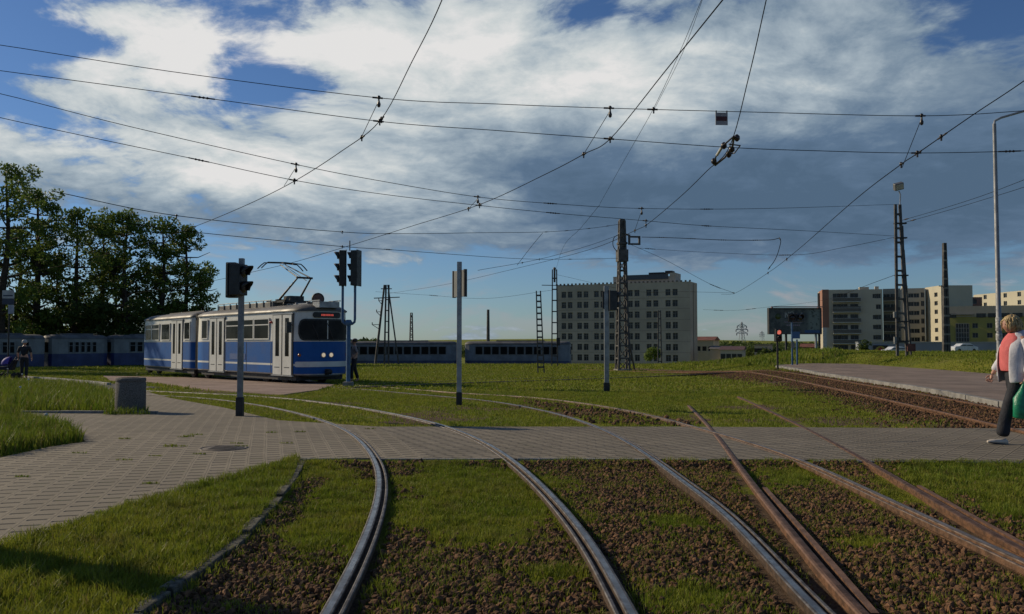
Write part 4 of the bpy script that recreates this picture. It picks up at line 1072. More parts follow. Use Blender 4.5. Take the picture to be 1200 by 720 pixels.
def aextra(T, H, b):
    mb = MB(); mb.bar((.1, 0, H), (1.25, 0, 0), .13); mb.build('strut', M_TOWER, T)
    mb = MB(); mb.bar((-1.3, 0, H-1.35), (1.3, 0, H-1.25), .09); mb.bar((-.6, 0, H-.4), (.5, 0, H-.4), .09); mb.build('crossarm', M_TOWER, T)
ladder_mast('braced_mast', 'braced mast with a slanting strut behind the forked traffic light', 453, 453, 427, 86, .42, .28, .05, 1.1, .16, pyt=334, extra=aextra)
def leaning():
    b = at(440, 89); T = thing('leaning_pole', 'leaning pole with small brackets beside the braced mast', 'mast', b, 0, 'overhead line masts'); H = zof(334, 89)-b.z
    mb = MB(); mb.tube([(0, 0, 0), (.9, 0, H)], [.14, .10], 8); mb.build('pole', M_TOWER, T)
    for z, w in ((H*.50, .8), (H*.66, .5), (H*.8, .4)):
        x = .9*z/H; mb = MB(); mb.bar((x, 0, z-.5), (x-w, 0, z), .06); mb.bar((x, 0, z+.02), (x-w, 0, z), .06); mb.tube([(x-w, 0, z), (x-w, 0, z+.25)], .05, 6); mb.build('bracket', M_TOWER, T)
leaning()
lattice_mast('lattice_mast', 'small far lattice mast above the roof of the left parked tram', 482, 132, 367, .6, .25, 8, z0=-1.9, leg=.12)
def fpole():
    b = at(572, 130); b.z = -1.9; T = thing('far_pole', 'plain far pole above the gap between the two parked trams', 'mast', b, 0, 'overhead line masts'); H = zof(363, 130)-b.z
    mb = MB(); mb.tube([(0, 0, 0), (0, 0, H)], [.30, .20], 8); mb.build('pole', M_TOWER, T)
    mb = MB(); mb.box(-.9, .5, -.1, .1, H*.25, H*.3); mb.build('bracket', M_DARK, T)
fpole()
ladder_mast('twin_post_mast', 'slim pale concrete twin-post mast in front of the right half of the slab building', 773, 773, 424, 96, .42, .22, 0, .8, .13, pyt=364)
def rt_extra(T, H, b):
    z = lambda py: zof(py, b.y)-b.z
    mb = MB(); mb.tube([(.03, 0, H), (.06, 0, H+.55), (-.02, 0, z(224))], .03, 6); mb.build('lamp_bracket', M_GREY, T)
    M = Matrix.Translation((-.06, -.05, z(219))) @ Matrix.Rotation(R(-14), 4, 'Y') @ Matrix.Rotation(R(25), 4, 'X')
    mb = MB(); mb.box(-.24, .24, -.13, .13, -.18, .20, M); f = mb.build('floodlight', mat('floodlight housing', (.16, .165, .17), .5, .3), T, bevel=.03)
    mb = MB(); mb.box(-.20, .20, -.145, -.131, -.13, .15, M); mb.build('floodlight_glass', mat('floodlight glass', (.42, .42, .40), .2), f)
    for py in (262, 279, 323, 377, 400):
        mb = MB(); t = (z(py))/H; mb.box(-.30, .42-.1*t, -.10, .10, z(py)-.035, z(py)+.035); mb.build('crossarm', M_DARK, T)
    for py, hh in ((369, .30), (399, .36)):
        mb = MB(); mb.box(-.42, -.30, -.08, .06, z(py)-hh/2, z(py)+hh/2); mb.build('switch_box', M_WHITE2, T)
    mb = MB(); mb.box(.22, .62, -.2, .12, z(412), z(403)); mb.build('relay_box', mat('rust red box', (.12, .04, .03), .7), T)
    mb = MB(); mb.bar((.34, .12, 0), (.16, .05, H*.86), .07); mb.bar((.6, .3, 0), (.2, .05, H*.7), .08); mb.build('strut', M_TOWER, T)
ladder_mast('floodlight_mast', 'right-hand twin-post mast carrying a floodlight and small white boxes', 1057, 1057, 431, 45, .50, .24, -.1, .75, .13, pyt=240, extra=rt_extra)
def taper_pole():
    b = at(1109, 68); T = thing('concrete_mast', 'tapering slotted concrete mast standing behind the mound', 'mast', b, 0, 'overhead line masts'); H = zof(285, 68)-b.z
    mb = MB(); 
    mb.loft([[(-.12-.17*(1-t), -.14, H*t), (-.02-.02*(1-t), -.16, H*t), (-.02-.02*(1-t), .16, H*t), (-.12-.17*(1-t), .14, H*t)] for t in (0, .5, 1)], smooth=False)
    mb.loft([[(.02+.02*(1-t), -.16, H*t), (.12+.17*(1-t), -.14, H*t), (.12+.17*(1-t), .14, H*t), (.02+.02*(1-t), .16, H*t)] for t in (0, .5, 1)], smooth=False)
    mb.build('pole', mat('dark weathered concrete', (.085, .08, .075), .9, 0, .2, 3, .3, grime=.4), T)
    for i in range(12):
        t = i/12; mb = MB(); mb.box(-.115-.165*(1-t), .115+.165*(1-t), -.165, .12, H*t, H*t+.14); mb.build('batten', mat('pale batten', (.22, .21, .18), .9, grime=.4), T)
    mb = MB(); mb.bar((-.5, 0, H*.61), (.2, 0, H*.61), .07); mb.build('crossarm', M_DARK, T)
taper_pole()
def street_lamp():
    D = 30; b = at(1171, D); T = thing('street_lamp', 'tall silver street lamp with an arm reaching right, behind the walking woman', 'street lamp', b); H = zof(142, D)-b.z
    mb = MB(); mb.tube([(0, 0, 0), (0, 0, .9), (0, 0, .92), (0, 0, H-.1)], [.115, .115, .09, .06], 14); mb.build('pole', mat('silver lamp pole', (.25, .26, .27), .6, .3, .1, 3, grime=.15), T)
    mb = MB(); mb.tube([(0, 0, H-.15), (.02, 0, H), (.25, 0, H+.12), (1.15, 0, H+.38), (1.5, 0, H+.45)], .04, 8); mb.build('arm', M_GREY, T)
    mb = MB(); mb.loft([[(1.25+x, y, H+.40+z+x*.15) for x, y, z in r] for r in ([(0, -.04, 0), (0, .04, 0), (0, .04, .06), (0, -.04, .06)], [(.2, -.12, -.04), (.2, .12, -.04), (.2, .10, .10), (.2, -.10, .10)], [(.65, -.13, -.05), (.65, .13, -.05), (.65, .10, .10), (.65, -.10, .10)], [(.8, -.05, 0), (.8, .05, 0), (.8, .05, .05), (.8, -.05, .05)])], smooth=False)
    mb.build('lamp_head', M_GREY, T, bevel=.01)
    z = lambda py: zof(py, D)-b.z
    for a, c in ((372, 388), (391, 399)):
        mb = MB(); mb.lathe((0, 0, z(c)), [(.098, 0), (.104, .01), (.104, z(a)-z(c)-.01), (.098, z(a)-z(c))], 10); mb.build('paper_notice', mat('torn white paper', (.50, .50, .48), .8, 0, .3, 12), T)
street_lamp()
def far_signal(px, pyb, pyt, D, label, n=2, lit=None, name='traffic_light'):
    b = at(px, D); T = thing(name, label, 'traffic light', b); H = zof(pyt, D)-b.z
    mb = MB(); mb.tube([(0, 0, 0), (0, 0, H-.1)], .05, 8); mb.build('post', M_DARK, T)
    signal_head(T, 0, -.16, H-.3*n, n, (0, -1), .3, lit)
far_signal(911, 430, 386, 42, 'small traffic light with a red lamp lit at the end of the platform', 2, 1)
def blue_post():
    D = 46; b = at(931, D); T = thing('blue_sign_post', 'blue post with twin poles and dark signals on top, in front of the billboard', 'traffic light', b)
    z = lambda py: zof(py, D)-b.z
    mb = MB(); mb.tube([(-.13, 0, 0), (-.13, 0, z(377))], .05, 8); mb.tube([(.13, 0, 0), (.13, 0, z(398))], .05, 8); mb.build('post', M_BLUEP, T)
    mb = MB(); mb.box(-.15, .28, -.07, -.02, z(397), z(389)); mb.build('panel', M_BLUEP, T)
    mb = MB(); mb.box(-.20, -.02, -.08, -.06, z(408), z(401)); mb.build('notice', M_WHITE2, T)
    signal_head(T, -.12, -.10, z(377), 1, (-.3, -.95), .42); signal_head(T, .24, -.10, z(377), 1, (.3, -.95), .42)
blue_post()

# ------------------------------------------------------------------ billboard
def billboard():
    D = 92; b = at(931, D); b.z = -1.5
    T = thing('billboard', 'large dark framed advertising billboard on steel posts left of the apartment block', 'billboard', b)
    k = D/1000; z = lambda py: zof(py, D)-b.z; x = lambda px: (px-931)*k
    x0, x1, z0, z1 = x(901), x(963), z(392), z(361)
    mb = MB(); mb.box(x0, x1, .0, .5, z0, z1); mb.build('board', M_DARK, T)
    mb = MB(); fr = .16
    mb.box(x0, x1, -.1, .0, z1-fr, z1); mb.box(x0, x1, -.1, 0, z0, z0+fr); mb.box(x0, x0+fr, -.1, 0, z0+fr, z1-fr); mb.box(x1-fr, x1, -.1, 0, z0+fr, z1-fr)
    mb.build('frame', mat('billboard frame', (.07, .065, .065), .6), T)
    mb = MB(); mb.box(x0+.2, x1+.1, -.35, -.15, z1+.05, z1+.15); mb.box(x0+.3, x0+.4, -.3, .2, z1, z1+.1); mb.box(x1-.4, x1-.3, -.3, .2, z1, z1+.1); mb.build('light_rail', mat('pinkish rail', (.25, .15, .15), .6), T)
    m = bpy.data.materials.new('poster print'); m.use_nodes = True; n = NT(m.node_tree); bb = m.node_tree.nodes['Principled BSDF']
    tc = n.new('ShaderNodeTexCoord').outputs['Object']; q = n.noise(tc, 1.3, 5, .6); xx = n.xyz(tc)[0]
    c = n.mix(n.ss(q, .4, .6), (.035, .038, .04), (.10, .105, .095)); c = n.mix(n.ss(xx, 1.2, 1.8), c, (.17, .19, .165)); c = n.mix(n.mul(n.ss(xx, 1.2, 1.4), n.ss(n.noise(tc, 2.2, 4, .6), .52, .6)), c, (.04, .05, .04))
    n.put(bb.inputs['Base Color'], c); bb.inputs['Roughness'].default_value = .5
    mb = MB(); mb.box(x0+fr, x1-fr, -.03, .0-.002, z0+fr, z1-fr); p = mb.build('poster', m, T)
    # dark poster with pale capital letters and a line of small print below
    def strokes(segs, ox, oz, s, w):
        for (ax, az, bx, bz) in segs: L.bar((ox+ax*s, -.04, oz+az*s), (ox+bx*s, -.04, oz+bz*s), w, .02, (0, 1, 0))
    L = MB(); s = .62; oz = z(372.5)
    strokes([(0, 0, 0, 1), (0, 1, .6, 0), (.6, 0, .6, 1)], x(920.5), oz, s, .09)      # N
    strokes([(0, .2, 0, .8), (0, .8, .2, 1), (.2, 1, .5, 1), (0, .2, .2, 0), (.2, 0, .5, 0), (.5, 0, .6, .2), (.6, .2, .6, .8), (.6, .8, .5, 1)], x(926), oz, s, .09)   # O
    strokes([(0, 0, .3, 1), (.3, 1, .6, 0), (.12, .35, .48, .35)], x(937.5), oz, s, .09)   # A
    L.build('lettering', mat('poster letters', (.40, .38, .36), .6), p)
    L = MB()
    for i in range(9): L.box(x(919.5+i*2.3), x(921+i*2.3), -.04, -.03, z(378.5), z(377))
    for i in range(7): L.box(x(922+i*2.3), x(923.7+i*2.3), -.04, -.03, z(382), z(380.6))
    L.build('small_print', mat('poster small print', (.30, .22, .27), .6), p)
    L = MB(); L.box(x(943), x1-fr, -.04, -.03, z0+fr, z(387)); L.build('blue_strip', mat('poster blue', (.03, .09, .22), .5), p)
    L = MB(); L.lathe((x(912), -.03, z(371)), [(.32, 0), (.32, .01), (0, .015)], 18, (0, -1, 0)); L.build('green_motif', mat('poster green', (.06, .08, .02), .5), p)
    for px in (922, 957, 961):
        mb = MB(); mb.box(x(px)-.09, x(px)+.09, .1, .35, 0, z1 + (1.6 if px == 961 else -.2)); mb.build('post', M_GREY if px == 957 else M_DARK, T)
billboard()

# ------------------------------------------------------------------ buildings
M_WINF = mat('window frame grey', (.20, .20, .19), .6)
M_WINW = mat('white window frame', (.5, .5, .48), .6)
M_PANE = mat('building glass', (.022, .026, .03), .25, 0, .3, .5, spec=.4)
def wall_with_holes(mb, O, ux, nrm, W, z0, z1, holes, depth):
    """wall plane from O along ux, holes [(u0,u1,w0,w1)] with reveals going inwards (against nrm)"""
    us = sorted({0, W}|{h[0] for h in holes}|{h[1] for h in holes}); ws = sorted({z0, z1}|{h[2] for h in holes}|{h[3] for h in holes})
    Pq = lambda u, w, d=0: (O[0]+ux[0]*u-nrm[0]*d, O[1]+ux[1]*u-nrm[1]*d, w)
    for i in range(len(us)-1):
        for j in range(len(ws)-1):
            cu, cw = (us[i]+us[i+1])/2, (ws[j]+ws[j+1])/2
            if any(h[0] < cu < h[1] and h[2] < cw < h[3] for h in holes): continue
            mb.quad(Pq(us[i], ws[j]), Pq(us[i+1], ws[j]), Pq(us[i+1], ws[j+1]), Pq(us[i], ws[j+1]))
    for a, b, c, d in holes:
        mb.quad(Pq(a, c), Pq(b, c), Pq(b, c, depth), Pq(a, c, depth)); mb.quad(Pq(a, d), Pq(a, d, depth), Pq(b, d, depth), Pq(b, d))
        mb.quad(Pq(a, c), Pq(a, c, depth), Pq(a, d, depth), Pq(a, d)); mb.quad(Pq(b, c), Pq(b, d), Pq(b, d, depth), Pq(b, c, depth))
def building_shell(T, W, Dp, z0, z1, front, mt, depth=.25, left=(), right=(), name='wall', parapet=.35):
    """local frame: front wall along +x at y=0 facing -y, body behind (+y)"""
    mb = MB()
    wall_with_holes(mb, (0, 0), (1, 0), (0, -1), W, z0, z1, front, depth)
    wall_with_holes(mb, (0, Dp), (0, -1), (-1, 0), Dp, z0, z1, left, depth)
    wall_with_holes(mb, (W, 0), (0, 1), (1, 0), Dp, z0, z1, right, depth)
    mb.quad((W, Dp, z0), (0, Dp, z0), (0, Dp, z1), (W, Dp, z1)); mb.quad((0, 0, z1-parapet), (W, 0, z1-parapet), (W, Dp, z1-parapet), (0, Dp, z1-parapet))
    t = .3; mb.quad((0, 0, z1), (W, 0, z1), (W, t, z1), (0, t, z1)); mb.quad((0, t, z1), (W, t, z1), (W, t, z1-parapet), (0, t, z1-parapet))
    return mb.build(name, mt, T)
def win_unit(T, a, b, c, d, depth, mats, cols=2, rows=1, face='front', Dp=0, W=0, name='window'):
    mb = MB(); f = .07
    def bx(u0, u1, w0, w1, y0, y1):
        if face == 'front': mb.box(u0, u1, y0, y1, w0, w1)
        elif face == 'left': mb.box(y0, y1, Dp-u1, Dp-u0, w0, w1)
        else: mb.box(W-y1, W-y0, u0, u1, w0, w1)
    mb.cur = 1; bx(a, b, c, d, depth-.02, depth+.05)
    mb.cur = 0
    bx(a, b, c, c+f, depth-.10, depth-.02); bx(a, b, d-f, d, depth-.10, depth-.02)
    for i in range(cols+1):
        u = a+(b-a)*i/cols; u = min(max(u, a+f/2), b-f/2); bx(u-f/2, u+f/2, c+f, d-f, depth-.10, depth-.02)
    for j in range(1, rows):
        w = c+(d-c)*j/rows; bx(a+f, b-f, w-f/2, w+f/2, depth-.09, depth-.02)
    return mb.build(name, mats, T)
def place_front(pxl, Dl, pxr, Dr):
    a = ray(pxl, 400)[0]*Dl; b = ray(pxr, 400)[0]*Dr
    return (a, Dl), math.atan2(Dr-Dl, b-a), math.hypot(b-a, Dr-Dl)

def slab():
    (x, y), rz, W = place_front(652.5, 252, 809, 235)
    T = thing('office_slab', 'long grey eight-storey concrete slab building with paired windows and a rooftop box', 'building', (x, y, 0), rz)
    m = mat('grey precast concrete', (.41, .365, .295), .9, 0, .10, .08, .2, 8, grime=.12)
    top = 1.33+.0695*237; z0 = -9; S_ = W/156.5   # metres per picture column along the front
    rows = [15.0-3.06*k for k in range(8)]
    cols = [(140/5.54+640-652.5), (248/5.54+640-652.5), (362/5.54+640-652.5), (463/5.54+640-652.5), (584/5.54+640-652.5), (703/5.54+640-652.5), (823/5.54+640-652.5)]
    holes = []; units = []
    for c in cols:
        for z in rows:
            u = c*S_
            for s in (-1, 1):
                a = u+s*1.0-.72; holes.append((a, a+1.44, z-.95, z+.85))
            units.append((u, z))
    building_shell(T, W, 8.5, z0, top, holes, m, .3, right=[(3.6, 3.95, z0+1, top-.6)])
    for u, z in units:
        mb = MB()
        for s in (-1, 1):
            a = u+s*1.0-.72; b = a+1.44; c, d = z-.95, z+.85
            mb.cur = 1; mb.box(a, b, .26, .32, c, d)
            mb.cur = 0; mb.box(a, b, .2, .26, c, c+.08); mb.box(a, b, .2, .26, d-.08, d); mb.box(a, a+.07, .2, .26, c, d); mb.box(b-.07, b, .2, .26, c, d); mb.box(a, b, .2, .26, z+.22, z+.30); mb.box(a+.68, a+.76, .2, .26, c, d)
            mb.cur = 2; mb.box(a-.08, b+.08, -.08, .0-.003, c-.14, c)
        mb.build('window', [M_WINF, M_PANE, m], T)
    mb = MB()
    for k in range(7): mb.box(-.02, W+.02, -.04, -.003, 15.0-3.06*k-1.62, 15.0-3.06*k-1.52)
    mb.build('floor_band', mat('joint grey', (.25, .22, .19), .9), T)
    mb = MB()
    for i in range(34): mb.box(W*i/33-.22, W*i/33+.22, -.12, .3, top, top+.42)
    mb.build('parapet_knobs', mat('parapet dark', (.16, .14, .125), .9), T)
    mb = MB(); mb.box(W+.003, W+.05, 3.6, 3.95, z0, top-.2); mb.build('joint_strip', mat('dark joint', (.05, .045, .04), .9), T)
    a, b = (719-652.5)*S_, (791-652.5)*S_; zt = 1.33+.080*240
    ph = MB(); ph.box(a, b, 2.0, 8.0, top-.3, zt-.9); ph.box(b-1.6, b, 1.9, 8.1, zt-.9, zt); ph.box(a, a+2.2, 1.9, 8, zt-.9, zt-.6); P_ = ph.build('roof_house', m, T)
    mb = MB(); mb.box(a+3, b-2.0, 1.7, 2.0-.003, zt-1.7, zt-.3); mb.build('roof_band', mat('roof glazing band', (.05, .06, .075), .4), P_)
    mb = MB(); mb.box(b-8, b-3.5, 3, 6, zt-.9, zt+.35); mb.box(b-3.2, b-1.2, 3, 6, zt, zt+.7); mb.build('roof_plant', M_DARK, P_)
slab()

def block(name, label, pxl, Dl, pxr, Dr, pyt, mt, holes_px=(), z0=-9, Dp=14, depth=.25, frame=None, group='apartment blocks beyond the meadow', extra=None, cols=2, left_px=0):
    (x, y), rz, W = place_front(pxl, Dl, pxr, Dr); T = thing(name, label, 'building', (x, y, 0), rz, group)
    n = pxr-pxl; s = W/n; Dm = (Dl+Dr)/2; zz = lambda py: zof(py, Dm); top = zz(pyt)
    holes = []
    for (cx, cy, w, h) in holes_px:
        u = (cx-pxl)*s; z = zz(cy); holes.append((u-w/2, u+w/2, z-h/2, z+h/2))
    L = []
    if left_px:
        for r in range(left_px): L.append((Dp/2-.8, Dp/2+.8, top-2.4-3*r, top-1.0-3*r))
    building_shell(T, W, Dp, z0, top, holes, mt, depth, left=L)
    for h in holes: win_unit(T, *h, depth, [frame or M_WINF, M_PANE], cols=cols)
    for h in L: win_unit(T, *h, depth, [frame or M_WINF, M_PANE], face='left', Dp=Dp)
    if extra: extra(T, W, s, zz, top, Dm)
    return T
M_APT = mat('beige render', (.46, .41, .32), .9, 0, .08, .1, .1, 10, grime=.08)
M_APT2 = mat('cream render', (.49, .45, .34), .9, 0, .06, .1, .1, 10)
M_APT3 = mat('grey render', (.31, .285, .23), .9, 0, .08, .1)
M_YEL = mat('mustard render', (.29, .26, .08), .9, 0, .1, .1)
M_BRICKO = mat('orange render', (.30, .15, .105), .9, 0, .12, .1)
def ext_a(T, W, s, zz, top, Dm):
    U = lambda px: (px-964.5)*s
    mb = MB(); mb.box(-.02, U(972), -.05, -.003, zz(384), top+.1); mb.box(-.05, -.003, -.05, 10, zz(384), top+.1); mb.build('orange_facing', M_BRICKO, T)
    mb = MB(); mb.box(-.02, U(969), -.05, -.003, -8, zz(384)); mb.build('white_facing', M_WINW, T)
    mb = MB(); mb.box(U(1009), U(1020), .8, 3, top, top+.7); mb.box(U(1030)-.5, U(1030)+.5, 2, 3, top, top+.9); mb.build('roof_hut', M_APT, T)
    for i, py in enumerate((354, 366, 378, 391, 403)):
        z = zz(py); mb = MB(); mb.cur = 0; mb.box(U(976.5), U(1009), -1.3, -.003, z-.1, z+.1)
        mb.cur = 1; mb.box(U(976.5), U(1009), -1.33, -1.28, z+.1, z+1.1 if i != 1 else z+1.6)
        mb.cur = 0; mb.box(U(976.5), U(1009), -1.36, -1.26, z+1.1, z+1.17)
        mb.build('balcony', [M_WINW, mat('balcony panel', (.13, .12, .105), .8)], T)
    st = MB(); st.prism([(U(1001), -2.2, zz(416)), (U(1004), -2.2, zz(416)), (U(1012), -2.2, zz(404)), (U(1011), -2.2, zz(403))], (0, .9, 0)); st.build('stair_flank', M_WINW, T)
hA = [(px, py, 2.1, 1.7) for px in (981.5, 989.5, 1002) for py in (347.5, 360, 372, 384.5, 396.5, 408)]+[(1026, py, 1.1, 1.2) for py in (347.5, 372, 383.5, 395.5)]+[(1030.2, py, 1.3, 1.3) for py in (347.5, 360, 372, 383.5, 395.5)]
block('apartment_block', 'beige apartment block with an orange corner stripe and stacked balconies', 964.5, 240, 1035, 236, 339.5, M_APT, hA, extra=ext_a)
def ext_r(T, W, s, zz, top, Dm):
    for i, py in enumerate((353, 365, 377, 389, 400)):
        z = zz(py); mb = MB(); mb.cur = 0; mb.box(.1, W-.1, -1.2, -.003, z-.1, z+.1); mb.cur = 1; mb.box(.1, W-.1, -1.2, -1.14, z+.1, z+1.1)
        mb.build('balcony', [M_APT, mat('dark balcony panel', (.07, .06, .05), .8)], T)
block('apartment_block', 'narrow recessed stair and balcony bay between the two beige wings', 1035.5, 243, 1056, 241, 338.5, M_APT3, [(px, py, 1.6, 1.6) for px in (1040, 1048) for py in (348, 360, 372, 384, 395)], extra=ext_r, Dp=10)
hB = [(px, py, 1.5, 1.3) for px in (1068.5, 1075) for py in (346.5, 356.5, 367, 377, 388, 398)]+[(1082, py, .9, 1.6) for py in (346, 356, 366, 376.5, 387, 397)]
def ext_b(T, W, s, zz, top, Dm):
    U = lambda px: (px-1057)*s
    mb = MB(); mb.box(U(1060), U(1066), 2, 5, top, top+.9); mb.build('roof_hut', M_APT2, T)
block('apartment_block', 'pale beige wing with regular small windows behind the floodlight mast', 1057, 262, 1085, 260, 338, M_APT, hB, extra=ext_b)
block('apartment_block', 'sunlit cream end wing with one column of windows left of the slotted mast', 1085.2, 262, 1104, 251, 336, M_APT2, [(1098, py, 2.2, 1.3) for py in (346, 356, 366, 376.5, 387, 397)], Dp=9)
block('apartment_block', 'set-back grey-brown top storeys to the right of the pale beige wing', 1105, 290, 1134, 288, 336.5, M_APT3, [(px, 343, 1.6, 1.5) for px in (1112, 1120, 1128)], Dp=10)
block('apartment_block', 'low orange-red storey showing above the mustard building', 1113, 272, 1152, 270, 348.5, M_BRICKO, [(px, 353.5, 1.8, 1.6) for px in (1120, 1128, 1142)], Dp=8)
def ext_y(T, W, s, zz, top, Dm):
    U = lambda px: (px-1113)*s
    mb = MB(); mb.box(-.03, W+.03, -.12, -.003, zz(371), top+.05); mb.build('grey_storey', M_APT3, T)
    mb = MB(); mb.cur = 0; mb.box(U(1121), U(1137), -.18, -.004, zz(401), zz(379)); mb.cur = 1
    for i in range(6): mb.box(U(1121+i*16/5)-.06, U(1121+i*16/5)+.06, -.24, -.18, zz(401), zz(379))
    for j in range(5): mb.box(U(1121), U(1137), -.235, -.18, zz(401-j*5.5)-.06, zz(401-j*5.5)+.06)
    mb.build('glazed_stair', [M_PANE, M_WINF], T)
    for a in range(6):
        px = (1152, 1166, 1180, 1195, 1210, 1116)[a]; mb = MB(); mb.box(U(px)-1.1, U(px)+1.1, -.16, -.122, zz(372), zz(367)); mb.build('upper_window', M_PANE, T)
    mb = MB(); mb.box(U(1115), U(1143), -.9, -.12, zz(368.5), zz(367.5)); mb.build('canopy', M_WINF, T)
block('apartment_block', 'mustard yellow building with a grey top storey and a dark glazed stairwell', 1113, 228, 1250, 215, 358.5, M_YEL, [(px, py, 1.3, 1.3) for px in (1144.5, 1162, 1180, 1198, 1216) for py in (381.5, 393)], extra=ext_y)
block('apartment_block', 'sunlit cream white block at the right edge with small dark windows', 1142, 330, 1260, 275, 341, M_APT2, [(px, py, 2.0, 1.6) for px in (1158, 1176, 1184, 1201, 1219, 1237) for py in (345, 354.5, 364)], Dp=16, left_px=3)
def garage():
    (x, y), rz, W = place_front(1006, 205, 1185, 196); T = thing('low_garage', 'long low pale grey garage wall in front of the apartment blocks', 'building', (x, y, 0), rz)
    Dm = 200; mb = MB(); top = zof(402, Dm); mb.box(0, W, 0, 6, -8, top); mb.build('wall', mat('pale bluish wall', (.25, .27, .31), .8, 0, .1, .1), T)
    mb = MB(); mb.box(-.1, W+.1, -.15, 6.1, top, top+.25); mb.build('roof', M_GREY, T)
    s = W/179; U = lambda px: (px-1006)*s
    a, b, c, d = U(1023.5), U(1041.5), zof(418, Dm), zof(405, Dm)
    t2_ = thing('shop_banner', 'dark square banner with a red and yellow round emblem on the garage wall', 'banner', (x, y, 0), rz)
    mb = MB(); mb.box(a, b, -.30, -.20, c, d); p = mb.build('banner_panel', mat('banner black', (.015, .015, .017), .6), t2_)
    mid = ((a+b)/2, 0, (c+d)/2)
    mb = MB(); mb.lathe((mid[0], -.302, mid[2]), [(1.15, 0), (1.15, .03), (0, .03)], 28, (0, -1, 0)); mb.build('yellow_disc', mat('banner yellow', (.40, .27, .02), .6), p)
    mb = MB(); mb.box(mid[0]-1.3, mid[0]+1.3, -.37, -.34, mid[2]-.16, mid[2]+.22); mb.box(mid[0]-.14, mid[0]+.14, -.37, -.34, mid[2]-1.0, mid[2]+.9)
    mb.lathe((mid[0], -.335, mid[2]), [(.72, 0), (.72, .03), (.5, .03), (.5, 0)], 24, (0, -1, 0)); mb.build('red_mark', mat('banner red', (.34, .04, .02), .6), p)
garage()
def small_house(label, px0, px1, D, pyr, pye, wallm, roofm, Dp=9, gable=False, group='small far buildings', win=0):
    (x, y), rz, W = place_front(px0, D, px1, D-2); T = thing('small_building', label, 'building', (x, y, 0), rz, group)
    zr, ze = zof(pyr, D), zof(pye, D); z0 = min(hz(x, y), ze-3)-1
    mb = MB(); mb.box(0, W, 0, Dp, z0, ze); mb.build('wall', wallm, T)
    mb = MB()
    if zr-ze < .6: mb.box(-.2, W+.2, -.2, Dp+.2, ze, zr)
    else: mb.prism([(-.4, -.4, ze), (-.4, Dp+.4, ze), (-.4, Dp/2, zr)], (W+.8, 0, 0))
    mb.build('roof', roofm, T)
    for i in range(win):
        u = W*(i+.5)/win; m = MB(); m.cur = 1; m.box(u-.6, u+.6, -.04, -.003, (z0*.25+ze*.75)-.7, (z0*.25+ze*.75)+.7); m.cur = 0; m.box(u-.7, u+.7, -.07, -.04, (z0*.25+ze*.75)-.8, (z0*.25+ze*.75)-.7); m.build('window', [M_WINW, M_PANE], T)
M_RROOF = mat('red tile roof', (.20, .07, .045), .8, 0, .2, .6); M_GROOF = mat('grey roof', (.13, .12, .12), .8, 0, .2, .6)
small_house('low beige house with a red-brown roof just right of the slab building', 815, 836, 262, 394.5, 399, M_APT, M_RROOF, 12, win=3)
small_house('dark roofed shed right of the beige house', 832, 853, 230, 405.5, 409, M_APT3, M_GROOF, 8)
small_house('long low building with a maroon roof beyond the meadow', 844, 870, 225, 406, 410, M_APT, mat('maroon roof', (.10, .05, .055), .8), 8, win=4)
small_house('pale boxy building with dark window strips left of the billboard', 884, 900, 300, 404, 404.8, M_APT, M_GROOF, 10, win=4)
small_house('red house front seen under the billboard', 938, 954, 340, 403, 407, mat('red render', (.24, .07, .045), .85), M_RROOF, 9, win=2)
for i, (px, D, lab) in enumerate(((850, 900, 'tiny pale house on the far slope above the maroon roof'), (877, 980, 'tiny white house below the pylon'), (893, 860, 'tiny white-walled house by the far trees'), (906, 900, 'tiny pale house just left of the red signal'), (919, 950, 'tiny house under the left half of the billboard'), (956, 820, 'tiny pale house right of the red house'))):
    small_house(lab, px-3, px+3, D, 403.2, 406.5, M_APT2, M_RROOF if i % 2 else M_GROOF, 9, group='tiny far houses', win=2)

def pylon(px, D, pyt, pyb, label, w=9):
    x = ray(px, 400)[0]*D; z0 = zof(pyb, D); T = thing('power_pylon', label, 'pylon', (x, D, z0), .3, 'power pylons'); H = zof(pyt, D)-z0; m = mat('hazed pylon steel', (.20, .22, .25), .6, .3)  # distance haze is put into the steel colour, paler and bluish
    for i in range(4):
        sx, sy = (-1, 1, 1, -1)[i], (-1, -1, 1, 1)[i]; mb = MB(); mb.bar((sx*w*.25, sy*w*.25, 0), (sx*.2, sy*.2, H), .26); mb.build('leg', m, T)
    mb = MB(); n = 9
    for j in range(n):
        t, u = j/n, (j+1)/n; a, b = w*.25*(1-t)+.2*t, w*.25*(1-u)+.2*u
        mb.bar((-a, -a, H*t), (b, -b, H*u), .12); mb.bar((a, -a, H*t), (-b, -b, H*u), .12)
    mb.build('bracing', m, T)
    for k, (t, l) in enumerate(((.62, 9), (.74, 10), (.86, 8))):
        mb = MB(); mb.bar((-l/2, 0, H*t), (l/2, 0, H*t), .5); mb.bar((-l/2, 0, H*t), (0, 0, H*t+2), .3); mb.bar((l/2, 0, H*t), (0, 0, H*t+2), .3)
        for sx in (-1, 1): mb.lathe((sx*l/2, 0, H*t-1.8), [(.3, 0), (.5, .9), (.3, 1.8)], 6)
        mb.build('crossarm', m, T)
pylon(869.5, 640, 377.5, 412, 'lattice power pylon on the skyline between the slab and the billboard', 10)
pylon(893, 1500, 388, 404, 'smaller hazy power pylon farther off beside the billboard', 16)

